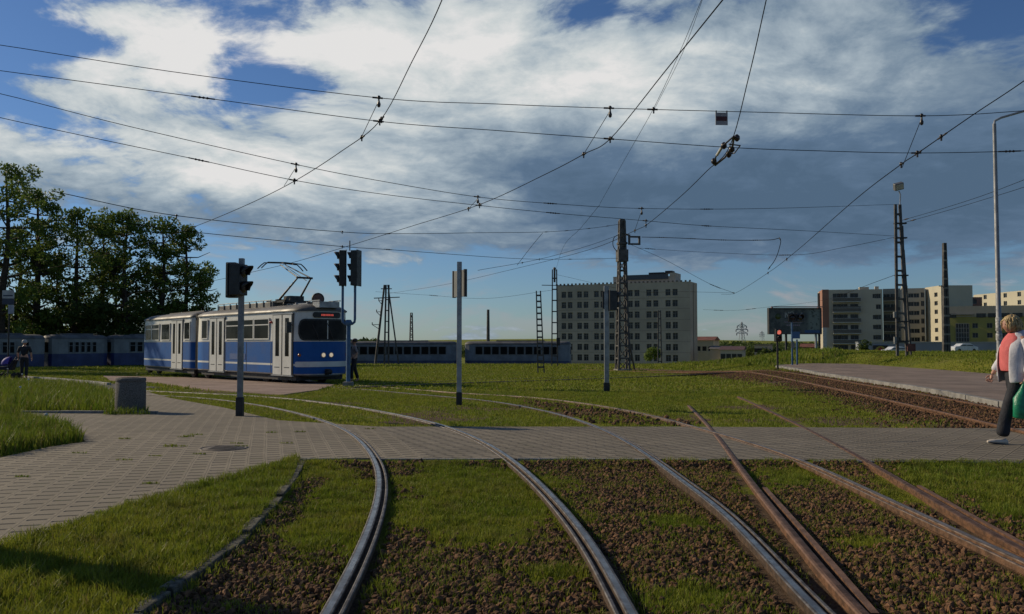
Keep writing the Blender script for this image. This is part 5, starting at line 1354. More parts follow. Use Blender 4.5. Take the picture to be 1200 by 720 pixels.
def car(px, D, label, col, L=4.2):
    x = ray(px, 400)[0]*D; z = zof(417.5 if px < 1100 else 413, D)
    T = thing('parked_car', label, 'car', (x, D, z), R(8), 'cars behind the mound'); m = mat(col[0], col[1], .3)
    prof = [(-2.1, .25), (-2.12, .75), (-1.9, .95), (-1.25, 1.02), (-.7, 1.42), (.75, 1.45), (1.45, 1.0), (2.05, .88), (2.1, .3)]
    mb = MB(); mb.prism([(a, -.82, b) for a, b in prof], (0, 1.64, 0)); mb.build('body', m, T, bevel=.06)
    for a in ((-1.05, -.62, -.05, -.05), (.05, .05, .75, 1.22)):
        mb = MB(); mb.prism([(a[0], -.84, 1.04), (a[3], -.84, 1.04), (a[2], -.80, 1.36), (a[1], -.80, 1.36)], (0, .03, 0)); mb.build('side_window', M_PANE, T)
    for sx in (-1.3, 1.3):
        mb = MB(); mb.lathe((sx, -.84, .32), [(.0, 0), (.2, 0), (.32, .03), (.32, .2), (0, .2)], 18, (0, 1, 0)); mb.build('wheel', M_RUBBER, T)
car(1049, 130, 'white parked car showing beside the foot of the floodlight mast', ('white car paint', (.6, .62, .64)))
car(1129, 140, 'white parked car whose roof shows over the grass behind the slotted mast', ('white car paint', (.6, .62, .64)))

# ------------------------------------------------------------------ trees
def leaf_mat(name, c1, c2):
    m = blade_mat(name, c1, c2, False); return m
M_LEAF = leaf_mat('tree leaves', (.085, .145, .024), (.15, .20, .038))
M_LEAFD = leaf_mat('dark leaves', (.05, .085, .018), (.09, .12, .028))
M_BARK = mat('bark', (.055, .042, .03), .95, 0, .2, 4, .5, 30)
def leafcloud(centres, radii, per, size, name, mt, parent=None, flat_=.85):
    Vs = []
    for (c, r) in zip(centres, radii):
        n = int(per*r*r); d = rng.normal(size=(n, 3)); d /= np.linalg.norm(d, axis=1)[:, None]; rr = rng.uniform(.2, 1, n)**.5
        p = np.array(c)+d*rr[:, None]*r*[1, 1, flat_]
        a = rng.normal(size=(n, 3)); a /= np.linalg.norm(a, axis=1)[:, None]; b = np.cross(a, rng.normal(size=(n, 3))); b /= np.linalg.norm(b, axis=1)[:, None]
        s = size*rng.uniform(.6, 1.3, n)[:, None]
        Vs.append(np.stack([p-a*s, p+b*s*.55, p+a*s, p-b*s*.55], 1))
    V = np.concatenate(Vs); n = len(V); Fq = np.arange(n*4).reshape(n, 4)
    o = fastmesh(name, V.reshape(-1, 3), Fq, [mt]); o.parent = parent; return o
def tree(px, D, pytop, wpx, label, seed, crown0=.25, kind='leafy_tree', group='trees behind the parked trams', mt=None, per=150, leaf=.16, lean=0):
    r = random.Random(seed); x = ray(px, 400)[0]*D; z0 = hz(x, D)
    T = thing(kind, label, 'tree', (x, D, z0), 0, group); H = zof(pytop, D)-z0; Wd = wpx*D/1000/2
    tr = MB(); top = Vector((lean, 0, H*.93))
    trunk = [Vector((0, 0, -.2)), Vector((r.uniform(-.2, .2), 0, H*.3)), Vector((r.uniform(-.4, .4)+lean*.5, r.uniform(-.3, .3), H*.6)), top]
    tp = crom(trunk, 5); tr.tube(tp, [max(.05, .024*H*(1-i/len(tp))**.8) for i in range(len(tp))], 8)
    C, Rr = [], []
    n = 34
    for i in range(n):
        t = crown0+(1-crown0)*((i+.5)/n)**.9; base = tp[min(len(tp)-1, int(t*.92*len(tp)))]
        prof = math.sin(math.pi*min(1, max(.05, (t-crown0)/(1-crown0)*.80+.10)))**.42
        a = i*2.4+r.uniform(-.4, .4); L = Wd*prof*r.uniform(.55, 1.08)
        tip = base+Vector((math.cos(a)*L, math.sin(a)*L*.9, L*r.uniform(-.05, .7))); tip.z = min(tip.z, H*.98)
        midp = base.lerp(tip, .5)+Vector((0, 0, -.1*L))
        tr.tube([base, midp, tip], [.012*H*(1-t)+.05, .05, .02], 5)
        for q in (.45, .75, 1.0):
            if r.random() < .38: continue
            c = base.lerp(tip, q)+Vector((r.uniform(-.5, .5), r.uniform(-.5, .5), r.uniform(-.3, .4))); C.append(c); Rr.append(r.uniform(.34, .78)*(.54+.046*H))
    C += [Vector((lean+r.uniform(-.8, .8), r.uniform(-.8, .8), H*r.uniform(.88, .95))) for _ in range(4)]; Rr += [1.1, .9, 1.0, .8]
    tr.build('trunk', M_BARK, T)
    leafcloud([tuple(c) for c in C], Rr, per, leaf, 'crown', mt or M_LEAF, T)
    return T
tree(2, 79, 186, 130, 'tallest leafy tree at the left edge of the picture', 1, .12)
tree(40, 84, 208, 80, 'tall dark leafy tree just right of the one at the left edge', 2, .15)
tree(88, 86, 238, 78, 'leafy tree with a bare slender trunk, second gap from the left', 3, .22)
tree(118, 90, 250, 60, 'narrow leafy tree between the two broad crowns', 13, .2)
tree(148, 86, 238, 84, 'broad-crowned leafy tree in the middle of the row', 4, .25)
tree(188, 87, 248, 74, 'leafy tree above the rear unit of the waiting tram', 5, .25)
tree(215, 88, 256, 66, 'leafy tree with a pointed crown right above the tram joint', 6, .22)
tree(240, 88, 318, 44, 'small leafy tree at the right end of the row', 7, .05)
tree(-150, 57, 130, 150, 'big leafy tree beyond the left edge that shades the parked trams', 31, .15)
tree(-215, 62, 130, 150, 'wide leafy tree farthest beyond the left edge', 32, .15)
tree(-110, 70, 160, 130, 'leafy tree just beyond the left edge of the picture', 33, .1)
tree(-45, 82, 195, 110, 'big leafy tree mostly beyond the left edge', 8, .12)
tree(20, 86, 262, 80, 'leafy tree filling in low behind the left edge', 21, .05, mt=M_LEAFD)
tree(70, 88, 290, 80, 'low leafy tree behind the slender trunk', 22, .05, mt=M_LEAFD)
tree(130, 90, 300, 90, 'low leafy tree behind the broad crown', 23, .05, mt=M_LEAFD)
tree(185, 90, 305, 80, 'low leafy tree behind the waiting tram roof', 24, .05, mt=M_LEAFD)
def shrubs(name, L, label, mt, per=160, leaf=.16, kind=None, cat='shrub', group=None):
    C = [tuple(c[:3]) for c in L]; o = leafcloud(C, [c[3] for c in L], per, leaf, name, mt); tag(o, label, cat, group, kind); return o
L = []
for i in range(150):
    px = random.uniform(-80, 245); D = random.uniform(82, 95); z = hz(0, D); h = random.uniform(.5, 5.5 if px < 200 else 2.6)
    L.append((ray(px, 400)[0]*D, D, z+h, random.uniform(.9, 1.6)))
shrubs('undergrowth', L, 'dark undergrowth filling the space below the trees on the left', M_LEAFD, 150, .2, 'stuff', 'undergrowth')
b = at(765, 104); b.z = zof(424, 104)
shrubs('bush', [(b.x+random.uniform(-.7, .7), b.y+random.uniform(-.6, .6), b.z+.3+random.uniform(0, 1.2), .55) for _ in range(14)], 'round green bush in front of the slab building', M_LEAF, 420, .12, None, 'bush')
b = at(1012, 80)
shrubs('bush', [(b.x+random.uniform(-.4, .4), b.y, b.z+.2+random.uniform(0, 1.3), .40) for _ in range(9)], 'small dark conical bush in front of the beige apartment block', M_LEAFD, 500, .10, None, 'bush')
def woods(name, px0, px1, D, pyt, n, label, r0, r1, mt):
    L = []
    for i in range(n):
        px = random.uniform(px0, px1); d = D*random.uniform(.9, 1.1); rr = random.uniform(r0, r1)
        zt = zof(pyt+random.uniform(-1.2, 2.5), d); L.append((ray(px, 400)[0]*d, d, zt-rr, rr)); L.append((ray(px, 400)[0]*d, d, zt-rr*2.6, rr*1.2))
    shrubs(name, L, label, mt, 9.0, .75, 'stuff', 'woods')
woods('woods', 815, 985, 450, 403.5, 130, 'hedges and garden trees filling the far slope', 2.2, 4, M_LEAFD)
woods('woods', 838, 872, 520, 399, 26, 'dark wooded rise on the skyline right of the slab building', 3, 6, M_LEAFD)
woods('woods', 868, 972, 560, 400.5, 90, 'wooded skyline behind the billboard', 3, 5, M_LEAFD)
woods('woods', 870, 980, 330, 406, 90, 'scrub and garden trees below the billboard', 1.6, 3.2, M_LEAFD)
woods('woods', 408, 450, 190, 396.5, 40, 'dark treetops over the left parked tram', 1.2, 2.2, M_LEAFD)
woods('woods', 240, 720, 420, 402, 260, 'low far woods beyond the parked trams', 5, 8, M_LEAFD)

# ------------------------------------------------------------------ people
def skin_mesh(verts, edges, radii, sub=2, root=0):
    """grow one continuous surface on a skeleton and return it as mesh data (verts, faces)"""
    me = bpy.data.meshes.new('tmp'); me.from_pydata([tuple(v) for v in verts], edges, [])
    o = bpy.data.objects.new('tmp', me); COL.objects.link(o)
    sk = o.modifiers.new('skin', 'SKIN'); ss_ = o.modifiers.new('sub', 'SUBSURF'); ss_.levels = sub; ss_.render_levels = sub
    for i, r in enumerate(radii):
        v = me.skin_vertices[0].data[i]; v.radius = (r, r) if not hasattr(r, '__len__') else r; v.use_root = (i == root)
    sk.use_smooth_shade = True
    dg = bpy.context.evaluated_depsgraph_get(); dg.update(); m = bpy.data.meshes.new_from_object(o.evaluated_get(dg))
    V = [tuple(v.co) for v in m.vertices]; Fc = [tuple(p.vertices) for p in m.polygons]
    bpy.data.objects.remove(o); bpy.data.meshes.remove(me); bpy.data.meshes.remove(m)
    return V, Fc
class Skel:
    def __init__(s): s.v = []; s.e = []; s.r = []
    def chain(s, pts, rad, start=None):
        prev = start
        for p, r in zip(pts, rad):
            s.v.append(Vector(p)); s.r.append(r); i = len(s.v)-1
            if prev is not None: s.e.append((prev, i))
            prev = i
        return prev
    def grow(s, mb, sub=2): V, Fc = skin_mesh(s.v, s.e, s.r, sub); mb.add(V, Fc, True)
def head(mb, c, h=.225, yaw=0., tilt=0.):
    """face looks along +x before yaw; h = chin to crown"""
    M = Matrix.Translation(c) @ Matrix.Rotation(yaw, 4, 'Z') @ Matrix.Rotation(tilt, 4, 'Y')
    nu, nv = 28, 22; vs = []
    for j in range(nv+1):
        ph = math.pi*j/nv; zz = -math.cos(ph)
        for i in range(nu):
            th = 2*math.pi*i/nu; x, y = math.cos(th)*math.sin(ph), math.sin(th)*math.sin(ph); z = zz
            fx = x*.46; fy = y*.36; fz = z*.5
            if z < 0: fy *= 1-.28*(-z)**1.3; fx = fx*(1-.10*(-z)) if x > 0 else fx*(1-.42*(-z)**1.2)
            if x > .5:
                w = max(0, 1-abs(y)/.16)
                if -.32 < z < .08: fx += .075*w*(1-abs(z+.17)/.22 if abs(z+.17) < .22 else 0)   # nose
                if abs(z-.06) < .12: fx -= .025*math.exp(-((abs(y)-.32)/.13)**2)                # eye sockets
                if abs(z+.48) < .07: fx += .015*max(0, 1-abs(y)/.25)                              # lips
                if z < -.75: fx += .03
            vs.append(M @ Vector((fx*h, fy*h, fz*h)))
    fs = [(j*nu+i, j*nu+(i+1) % nu, (j+1)*nu+(i+1) % nu, (j+1)*nu+i) for j in range(nv) for i in range(nu)]
    mb.add(vs, fs, True)
    for s in (-1, 1):
        mb.lathe(M @ Vector((-.02*h, s*.355*h, -.02*h)), [(.05*h, -.03*h), (.10*h, 0), (.09*h, .03*h), (.0, .03*h)], 10, M.to_3x3() @ Vector((-.3, s, 0)))
    return M
def hand(mb, wrist, d, palm_n, size=.17, curl=.5):
    """palm and five curled fingers; d direction of the hand, palm_n the side the fingers curl to"""
    d = Vector(d).normalized(); n = (Vector(palm_n)-d*Vector(palm_n).dot(d)).normalized(); s = d.cross(n); w = Vector(wrist)
    S1 = Skel(); S1.chain([w, w+d*size*.22, w+d*size*.45], [(.022, .028), (.034, .018), (.036, .014)]); S1.grow(mb, 1)
    for k, (o, L, r) in enumerate(((-.030, .34, .0085), (-.010, .42, .009), (.010, .46, .009), (.029, .42, .0088))):
        b = w+d*size*.40+s*o; a = .0; P_ = [b]; p = b
        for q in range(3): a += curl*(.7+.15*k); p = p+(d*math.cos(a)+n*math.sin(a))*size*L/3; P_.append(p)
        S1 = Skel(); S1.chain(P_, [r, r, r*.92, r*.75]); S1.grow(mb, 1)
    b = w+d*size*.12+s*.026; S1 = Skel(); S1.chain([b, b+(d*.7+s*.55+n*.4)*size*.2, b+(d*.9+s*.3+n*.6)*size*.36], [.012, .011, .008]); S1.grow(mb, 1)

def woman():
    # local frame: +x is the walking direction; after the half turn she walks to the left of the picture
    T = thing('person', 'woman with short blond hair in a white jacket and coral top walking left', 'person', (6.57, 11.15, .006), math.pi)
    kneeF, ankF = Vector((.15, .09, .50)), Vector((.25, .10, .10)); kneeB, ankB = Vector((-.04, -.09, .49)), Vector((-.36, -.09, .20))
    mb = MB(); S1 = Skel()
    S1.chain([(0, 0, .92)], [.11])
    S1.chain([(0, 0, 1.08), (0, 0, 1.25), (-.01, 0, 1.36), (.01, 0, 1.43), (.03, 0, 1.48)], [.10, .10, .075, .050, .050], 0)
    for sd, k, a in ((.09, kneeF, ankF), (-.09, kneeB, ankB)): S1.chain([(0.0, sd, .86), k, a], [.085, .060, .040], 0)
    for sd, el, wr in ((.19, (-.04, .24, 1.10), (.03, .27, .86)), (-.19, (.02, -.25, 1.10), (.20, -.20, .88))):
        S1.chain([(-.02, sd*.85, 1.35), el, wr], [.05, .040, .026], 3)
    S1.grow(mb, 2)
    head(mb, (.055, 0, 1.535), .215, 0, .08)
    hand(mb, (.20, -.20, .88), (.35, 0, -.9), (.5, .4, 0), .165, .45)
    hand(mb, (.03, .27, .86), (.3, 0, -.95), (0, -1, 0), .165, .8)
    mb.build('body', mat('warm skin', (.46, .24, .165), .5, 0, .06, 20), T)
    def cloth(name, mtl, chains):
        m = MB(); S2 = Skel()
        for pts, rad, st in chains: S2.chain(pts, rad, st)
        S2.grow(m, 2); return m.build(name, mtl, T)
    def ringloft(name, mtl, rows, op=0, n=28, fold=.03, thick=.01, cap=False):
        m = MB(); rings = []
        for row in rows:
            z, cx, rx, ry = row[:4]; o_ = row[4] if len(row) > 4 else op; r = []
            for i in range(n + (1 if op else 0)):
                a_ = o_+(2*math.pi-2*o_)*i/n; wob = 1+fold*math.sin(a_*5+z*11)+fold*.5*math.sin(a_*9-z*23)
                r.append((cx+rx*math.cos(a_)*wob, ry*math.sin(a_)*wob, z-(.03*math.cos(a_) if op else 0)))
            rings.append(r)
        m.loft(rings, closed=not op, cap=cap); o = m.build(name, mtl, T)
        q = o.modifiers.new('thick', 'SOLIDIFY'); q.thickness = thick; q.offset = 0; q2 = o.modifiers.new('smooth', 'SUBSURF'); q2.levels = 1; q2.render_levels = 1; return o
    Mt = mat('dark navy trousers', (.012, .014, .022), .85, 0, .2, 6, .4, 40)
    cloth('trousers', Mt, [([(0, 0, .99), (0, 0, .88)], [.14, .145], None), ([(0.03, .085, .78), (.155, .09, .50), (.215, .095, .30), (.255, .10, .085)], [.105, .082, .080, .090], 1), ([(-.02, -.085, .78), (-.05, -.09, .49), (-.20, -.09, .34), (-.35, -.09, .23)], [.105, .080, .076, .080], 1)])
    Mc = mat('coral knit', (.62, .13, .13), .8, 0, .08, 10, .3, 60)
    ringloft('coral_top', Mc, [(.93, .01, .150, .180), (1.0, .025, .155, .182), (1.10, .03, .148, .172), (1.20, .04, .145, .165), (1.28, .035, .128, .16), (1.35, .02, .110, .155), (1.40, .005, .085, .10), (1.43, .01, .062, .066)], fold=.02)
    Mj = mat('white cotton jacket', (.60, .59, .62), .85, 0, .06, 12, .3, 30)
    jk = ringloft('jacket', Mj, [(.80, .01, .185, .215, .60), (.90, .015, .184, .212, .62), (1.02, .025, .182, .206, .66), (1.14, .03, .178, .200, .70), (1.26, .03, .162, .195, .66), (1.34, .0, .13, .180, .6), (1.40, -.01, .095, .12, .95), (1.455, -.01, .078, .082, .8)], op=1.0, thick=.014)
    for nm, pts, rad in (('sleeve', [(-.02, .15, 1.36), (-.04, .225, 1.22), (-.04, .25, 1.09), (-.01, .26, .98), (.02, .268, .90)], [.072, .068, .062, .055, .050]), ('sleeve', [(-.02, -.15, 1.36), (.02, -.225, 1.22), (.02, -.25, 1.10), (.11, -.23, 1.0), (.175, -.21, .92)], [.072, .068, .062, .056, .054])):
        m = MB(); S2 = Skel(); S2.chain(pts, rad); S2.grow(m, 2); m.build(nm, Mj, jk)
    # hair: shell around the head plus locks
    Mhair = mat('blond hair', (.58, .42, .20), .6, 0, .25, 40, .6, 120)
    m = MB(); c = Vector((.055, 0, 1.535)); h = .215; nu, nv = 32, 20; vs = []; fs = []
    for j in range(nv+1):
        ph = math.pi*j/nv; 
        for i in range(nu):
            th = 2*math.pi*i/nu; x, y, z = math.cos(th)*math.sin(ph), math.sin(th)*math.sin(ph), math.cos(ph)
            k = 1+.05*math.sin(th*7+ph*5)+.04*math.sin(th*13-ph*9)
            v = Vector((x*.545*h*k-.018, y*.47*h*k, z*.55*h*k+.014))
            if z < -.35: v.x *= .8; v.y *= .86
            vs.append(c+v)
    keep = []
    for j in range(nv):
        for i in range(nu):
            q = [j*nu+i, j*nu+(i+1) % nu, (j+1)*nu+(i+1) % nu, (j+1)*nu+i]; ctr = sum((vs[k] for k in q), Vector())/4-c
            if ctr.x > .030 and ctr.z < .052 + .3*(ctr.x-.06) and abs(ctr.y) < .095: continue
            if ctr.z < -.105: continue
            keep.append(tuple(q))
    m.add(vs, keep, True); hr = m.build('hair', Mhair, T); s2 = hr.modifiers.new('thick', 'SOLIDIFY'); s2.thickness = .012
    m = MB()
    for k in range(60):
        a = random.uniform(-2.6, 2.6); st = c+Vector((-.01+.07*math.cos(a+math.pi), .08*math.sin(a+math.pi), random.uniform(.03, .1))); o = Vector((math.cos(a+math.pi)*.045, math.sin(a+math.pi)*.035, 0))
        m.tube([st, st+o+Vector((0, 0, -.04)), st+o*.9+Vector((0, 0, -.11))], [.010, .011, .003], 5)
    m.build('hair_locks', Mhair, hr)
    m = MB()
    for s in (-1, 1):
        m.lathe(c+Vector((.083, s*.034, .006)), [(.0, -.010), (.010, 0), (.0, .010)], 10, (1, s*.3, 0))
    m.build('eyes', mat('eye', (.04, .03, .03), .2), T)
    # shoes
    for (x, y, z, tilt) in ((.285, .10, .0, R(-7)), (-.38, -.09, .125, R(48))):
        M = Matrix.Translation((x, y, z)) @ Matrix.Rotation(tilt, 4, 'Y'); m = MB()
        prof = [(-.09, .03, .028), (-.06, .042, .034), (0, .034, .038), (.07, .028, .042), (.13, .022, .036), (.165, .014, .018)]
        rings = [[M @ Vector((a, w*math.cos(t)*1.0, h_+h_*math.sin(t)*1.0)) for t in [2*math.pi*k/12 for k in range(12)]] for a, h_, w in prof]
        m.add(rings[0], [tuple(range(12))[::-1]], True); m.loft(rings); sh = m.build('shoe', M_SHOE, T)
        m = MB(); m.prism([M @ Vector((a, b_, -.002)) for a, b_ in ((-.09, -.028), (.05, -.040), (.13, -.034), (.165, 0), (.13, .034), (.05, .040), (-.09, .028))], M.to_3x3() @ Vector((0, 0, .014))); m.build('sole', M_DARK, sh)
    return T
woman()
def bags():
    X, Y = 6.57, 11.15
    T = thing('shopping_bag', 'green plastic shopping bag carried at the right edge of the picture', 'bag', (X-.06, Y-.275, .345), 0)
    m = MB(); rings = []
    for z, r, w in ((.0, .09, .05), (.02, .135, .09), (.12, .155, .105), (.26, .13, .08), (.36, .07, .04), (.44, .025, .02)):
        rings.append([(r*math.cos(a)*(1+.10*math.sin(3*a+z*20)), w*math.sin(a)*(1+.12*math.sin(5*a+z*30)), z) for a in [2*math.pi*k/28 for k in range(28)]])
    m.add(rings[0], [tuple(range(28))[::-1]], True); m.loft(rings, cap=False); m.build('bag_body', mat('green plastic', (.015, .26, .13), .35, 0, .2, 12, .5, 14), T)
    m = MB(); m.tube(crom([(.02, 0, .41), (.045, 0, .44), (.04, 0, .475), (.0, 0, .475), (-.01, 0, .44), (0, 0, .41)], 4), .008, 6); m.build('bag_handle', mat('green plastic', (.015, .26, .13), .35), T)
    T = thing('shoulder_bag', 'dark navy shoulder bag at the right edge of the picture', 'bag', (X+.10, Y-.02, 1.0), .1)
    m = MB(); m.box(-.14, .16, -.34, -.235, -.08, .17); m.build('bag_body', mat('navy leather', (.02, .022, .06), .5, 0, .2, 12, .3), T, bevel=.03)
    m = MB(); m.tube(crom([(-.10, -.285, .15), (-.09, -.24, .36), (-.05, -.17, .445), (.06, -.17, .445), (.12, -.24, .34), (.12, -.285, .15)], 5), .011, 6); m.build('strap', M_DARK, T)
bags()

def far_person(label, x, y, z, rz, shirt, trousers, hair, h=1.75, arm=None, stride=.1):
    T = thing('person', label, 'person', (x, y, z), rz); k = h/1.75
    def s(p): return Vector(p)*k
    mb = MB(); S1 = Skel(); S1.chain([s((0, 0, .98))], [(.15*k, .11*k)])
    S1.chain([s((0, 0, 1.15)), s((0, 0, 1.36)), s((0, 0, 1.47)), s((.01, 0, 1.56))], [(.15, .10), (.16, .10), .06, .055], 0)
    S1.chain([s((0, .1, .92)), s((stride, .1, .5)), s((stride*.9, .1, .08)), s((stride*.9+.14, .1, .035))], [.09, .065, .045, .035], 0)
    S1.chain([s((0, -.1, .92)), s((-stride*.3, -.1, .5)), s((-stride*1.4, -.1, .08)), s((-stride*1.4+.14, -.1, .035))], [.09, .065, .045, .035], 0)
    aL, aR = arm or (((0, .27, 1.16), (.1, .28, .92)), ((0, -.27, 1.16), (.1, -.28, .92)))
    S1.chain([s((0, .2, 1.42)), s(aL[0]), s(aL[1])], [.055, .045, .03], 2); S1.chain([s((0, -.2, 1.42)), s(aR[0]), s(aR[1])], [.055, .045, .03], 2)
    S1.grow(mb, 2); head(mb, s((.02, 0, 1.645)), .225*k)
    for a, n in ((aL, 1), (aR, -1)): hand(mb, s(a[1]), Vector(a[1])-Vector(a[0]), (0, -n, 0), .17, .3)
    mb.build('body', M_SKIN, T)
    def cl(name, m_, chains):
        m = MB(); S2 = Skel()
        for p, r, st in chains: S2.chain([s(q) for q in p], r, st)
        S2.grow(m, 2); m.build(name, m_, T)
    cl('trousers', trousers, [([(0, 0, 1.04), (0, 0, .95)], [(.155, .12), (.16, .13)], None), ([(0, .1, .88), (stride, .1, .5), (stride*.9, .1, .12)], [.10, .078, .07], 1), ([(0, -.1, .88), (-stride*.3, -.1, .5), (-stride*1.3, -.1, .13)], [.10, .078, .07], 1)])
    cl('shirt', shirt, [([(0, 0, 1.0), (0, 0, 1.18), (0, 0, 1.36), (0, 0, 1.46)], [(.165, .13), (.17, .125), (.175, .12), (.08, .07)], None), ([(0, .2, 1.42), Vector(aL[0])], [.07, .065], 2), ([(0, -.2, 1.42), Vector(aR[0])], [.07, .065], 2)])
    m = MB(); m.lathe(s((-.015, 0, 1.65)), [(.108*k, -.02), (.112*k, .03), (.10*k, .08), (.06*k, .115), (0, .125)], 18); m.build('hair', hair, T)
    return T
p = at(415, 34.2)
far_person('man in a pale shirt and dark trousers walking behind the forked traffic light', ray(415.5, 400)[0]*34.2, 34.2, hz(p.x, 34.2), R(-165), mat('pale pink shirt', (.34, .28, .27), .8), mat('black trousers', (.014, .014, .016), .8), mat('dark hair', (.03, .02, .015), .7), 1.72, (((-.10, .26, 1.18), (.12, .27, 1.02)), ((-.12, -.26, 1.2), (-.02, -.33, .98))), .12)
p = at(29, 38.5)
far_person('white-haired person in dark clothes standing beside a purple-hooded pushchair at the left', p.x, 38.5, p.z, R(105), mat('black coat', (.012, .012, .014), .8), mat('dark grey trousers', (.02, .02, .024), .8), mat('white hair', (.45, .44, .42), .7), 1.74, None, .03)
def pushchair():
    p = at(11, 38.2); T = thing('pushchair', 'dark pushchair with a purple hood at the far left', 'pushchair', (p.x, 38.2, p.z), R(10))
    for x, y in ((-.32, -.24), (-.32, .24), (.30, -.24), (.30, .24)):
        m = MB(); m.lathe((x, y-.02, .14), [(.03, 0), (.12, 0), (.14, .01), (.14, .03), (.12, .04), (.03, .04)], 16, (0, 1, 0)); m.build('wheel', M_RUBBER, T)
    m = MB()
    for y in (-.24, .24):
        m.tube([(-.32, y, .14), (.1, y, .55), (.38, y, .98)], .014, 6); m.tube([(.30, y, .14), (-.1, y, .52)], .014, 6)
    m.tube([(.38, -.24, .98), (.38, .24, .98)], .016, 6); m.tube([(-.32, -.24, .14), (-.32, .24, .14)], .012, 6); m.build('frame', M_DARK, T)
    m = MB(); m.prism([(-.36, -.2, .42), (.18, -.2, .40), (.32, -.2, .84), (.22, -.2, .88), (.02, -.2, .56), (-.34, -.2, .56)], (0, .4, 0)); m.build('seat', mat('dark seat fabric', (.02, .018, .03), .8), T, bevel=.02)
    m = MB(); rings = []
    for k in range(9):
        a = -.2+1.9*k/8; rings.append([(.05-.36*math.cos(a)*math.sin(b_)*1.0+.0, -.23*math.cos(b_), .68+.32*math.sin(a)*math.sin(b_)) for b_ in [math.pi*q/10 for q in range(11)]])
    m.loft(rings, closed=False, cap=False); h = m.build('hood', mat('purple fabric', (.09, .05, .30), .7), T); s = h.modifiers.new('thick', 'SOLIDIFY'); s.thickness = .01
pushchair()

# ------------------------------------------------------------------ overhead wires
def wire(name, label, pts, r=.010, cat='wire', group='overhead wires', ins=(), clamps=(), smooth=6, gaps=()):
    """pts: (px, py, distance) sampled along the wire; ins: fractions carrying insulators"""
    W_ = crom([P(*q) for q in pts], smooth); T = W_[0].lerp(W_[-1], .0)
    mb = MB(); mb.tube([w-T for w in W_], r*.82, 6, cap=False); o = mb.build(name, M_WIRE); o.location = T; tag(o, label, cat, group)
    L = [0]
    for a, b in zip(W_, W_[1:]): L.append(L[-1]+(b-a).length)
    def on(px):
        best = min(range(len(W_)), key=lambda i: abs(topix(W_[i].x, W_[i].y, W_[i].z)[0]-px)); 
        i = min(best, len(W_)-2); a, b = W_[i], W_[i+1]
        pa, pb = topix(*a)[0], topix(*b)[0]; t = 0 if abs(pb-pa) < 1e-6 else min(1, max(-1, (px-pa)/(pb-pa)))
        return a.lerp(b, t)-T, (b-a).normalized()
    for px in ins:
        c, d = on(px); m = MB(); k = max(1, W_[0].y/25)
        q = .55+.012*W_[0].y; m.tube([c-d*.32*q, c-d*.12*q], .020*q, 6); m.tube([c+d*.12*q, c+d*.32*q], .020*q, 6); ins_string(m, c-d*.16*q, c+d*.16*q, 3, .036*q)
        m.build('insulator', M_INS, o)
    for px in clamps:
        c, d = on(px); m = MB(); m.tube([c-d*.13, c+d*.08], .018, 6); m.bar(c, c+Vector((0, 0, -.08)), .028); m.lathe(c+Vector((0, 0, -.03)), [(.012, 0), (.034, .02), (.034, .06), (.012, .08)], 8)
        m.build('clamp', M_INS, o)
    return o
def hanger(label, a, b, bell=True):
    A_, B_ = P(*a), P(*b); mb = MB(); mb.tube([Vector((0, 0, 0)), B_-A_], .007, 5); o = mb.build('hanger_wire', M_WIRE); o.location = A_; tag(o, label, 'wire', 'hanger wires')
    if bell:
        m = MB(); m.lathe((0, 0, -.14), [(.012, 0), (.032, .02), (.038, .07), (.022, .11), (.012, .18)], 10); m.build('insulator', M_INS, o)
# span wires: pairs crossing the picture from left to right
wire('span_wire', 'highest span wire, crossing the whole picture near the top', [(-80, 44, 17.4), (0, 53, 17.3), (200, 84, 17.1), (444, 115, 17), (580, 122, 17), (715, 127, 17), (880, 131.5, 17.1), (1080, 136, 17.3), (1200, 130, 17.4), (1290, 122, 17.5)], .009, clamps=(444, 715, 766, 1080))
wire('span_wire', 'second span wire from the top, carrying the contact wires', [(-80, 73, 17.2), (0, 83, 17.1), (240, 115, 17), (445, 142.5, 16.9), (580, 153, 16.8), (715, 163, 16.8), (855, 173, 16.9), (960, 177, 17), (1075, 179.5, 17.2), (1200, 177, 17.4), (1300, 172, 17.5)], .009, ins=(238, 1183), clamps=(445, 715, 1075))
wire('span_wire', 'third span wire from the top, starting at the left edge', [(-80, 96, 19), (0, 110, 19.5), (150, 148, 20.2), (347, 193, 21), (450, 213, 22.4), (560, 231, 24.3), (650, 239, 25.6), (752, 244.5, 27.4), (900, 244.5, 30), (1054, 239.5, 44)], .010, ins=(645, 828), clamps=(347, 560, 752))
wire('span_wire', 'fourth span wire from the top, just below the third', [(-80, 118, 18.8), (0, 138, 19.3), (120, 164, 20), (230, 187, 20.6), (345, 211.5, 20.9), (450, 228, 22.5), (562, 241, 24.2), (650, 250, 25.8), (757, 259, 27.5), (830, 265, 28.8), (940, 270.5, 33), (1052, 277, 44.6)], .010, ins=(233, 648, 828), clamps=(345, 562, 757))
wire('span_wire', 'fifth span wire, running from the trees to the top of the tall lattice mast', [(60, 224, 27), (207, 253, 29.5), (400, 272, 34.5), (480, 274, 39), (560, 273, 43), (640, 272, 49), (690, 268, 53), (726, 263, 56.5)], .016, ins=(455, 640, 664, 690, 712), clamps=(207, 401))
wire('span_wire', 'sixth span wire, running below the fifth to the tall lattice mast', [(150, 262, 27.5), (235, 273, 29.5), (400, 289, 34), (460, 293, 38), (600, 303, 46), (668, 304, 51), (724, 303, 56.5)], .015, ins=(455, 668), clamps=(401,))
wire('feeder_wire', 'thick knotted feeder wire from the lattice mast to the right, ending in a loop', [(752, 278, 56.5), (790, 279, 55), (850, 281.5, 53), (900, 281.5, 51), (914, 280, 50), (913, 292, 50), (908, 305, 49.6), (900, 316, 49.3)], .026, ins=(775, 812, 848, 885), clamps=(914, 902))
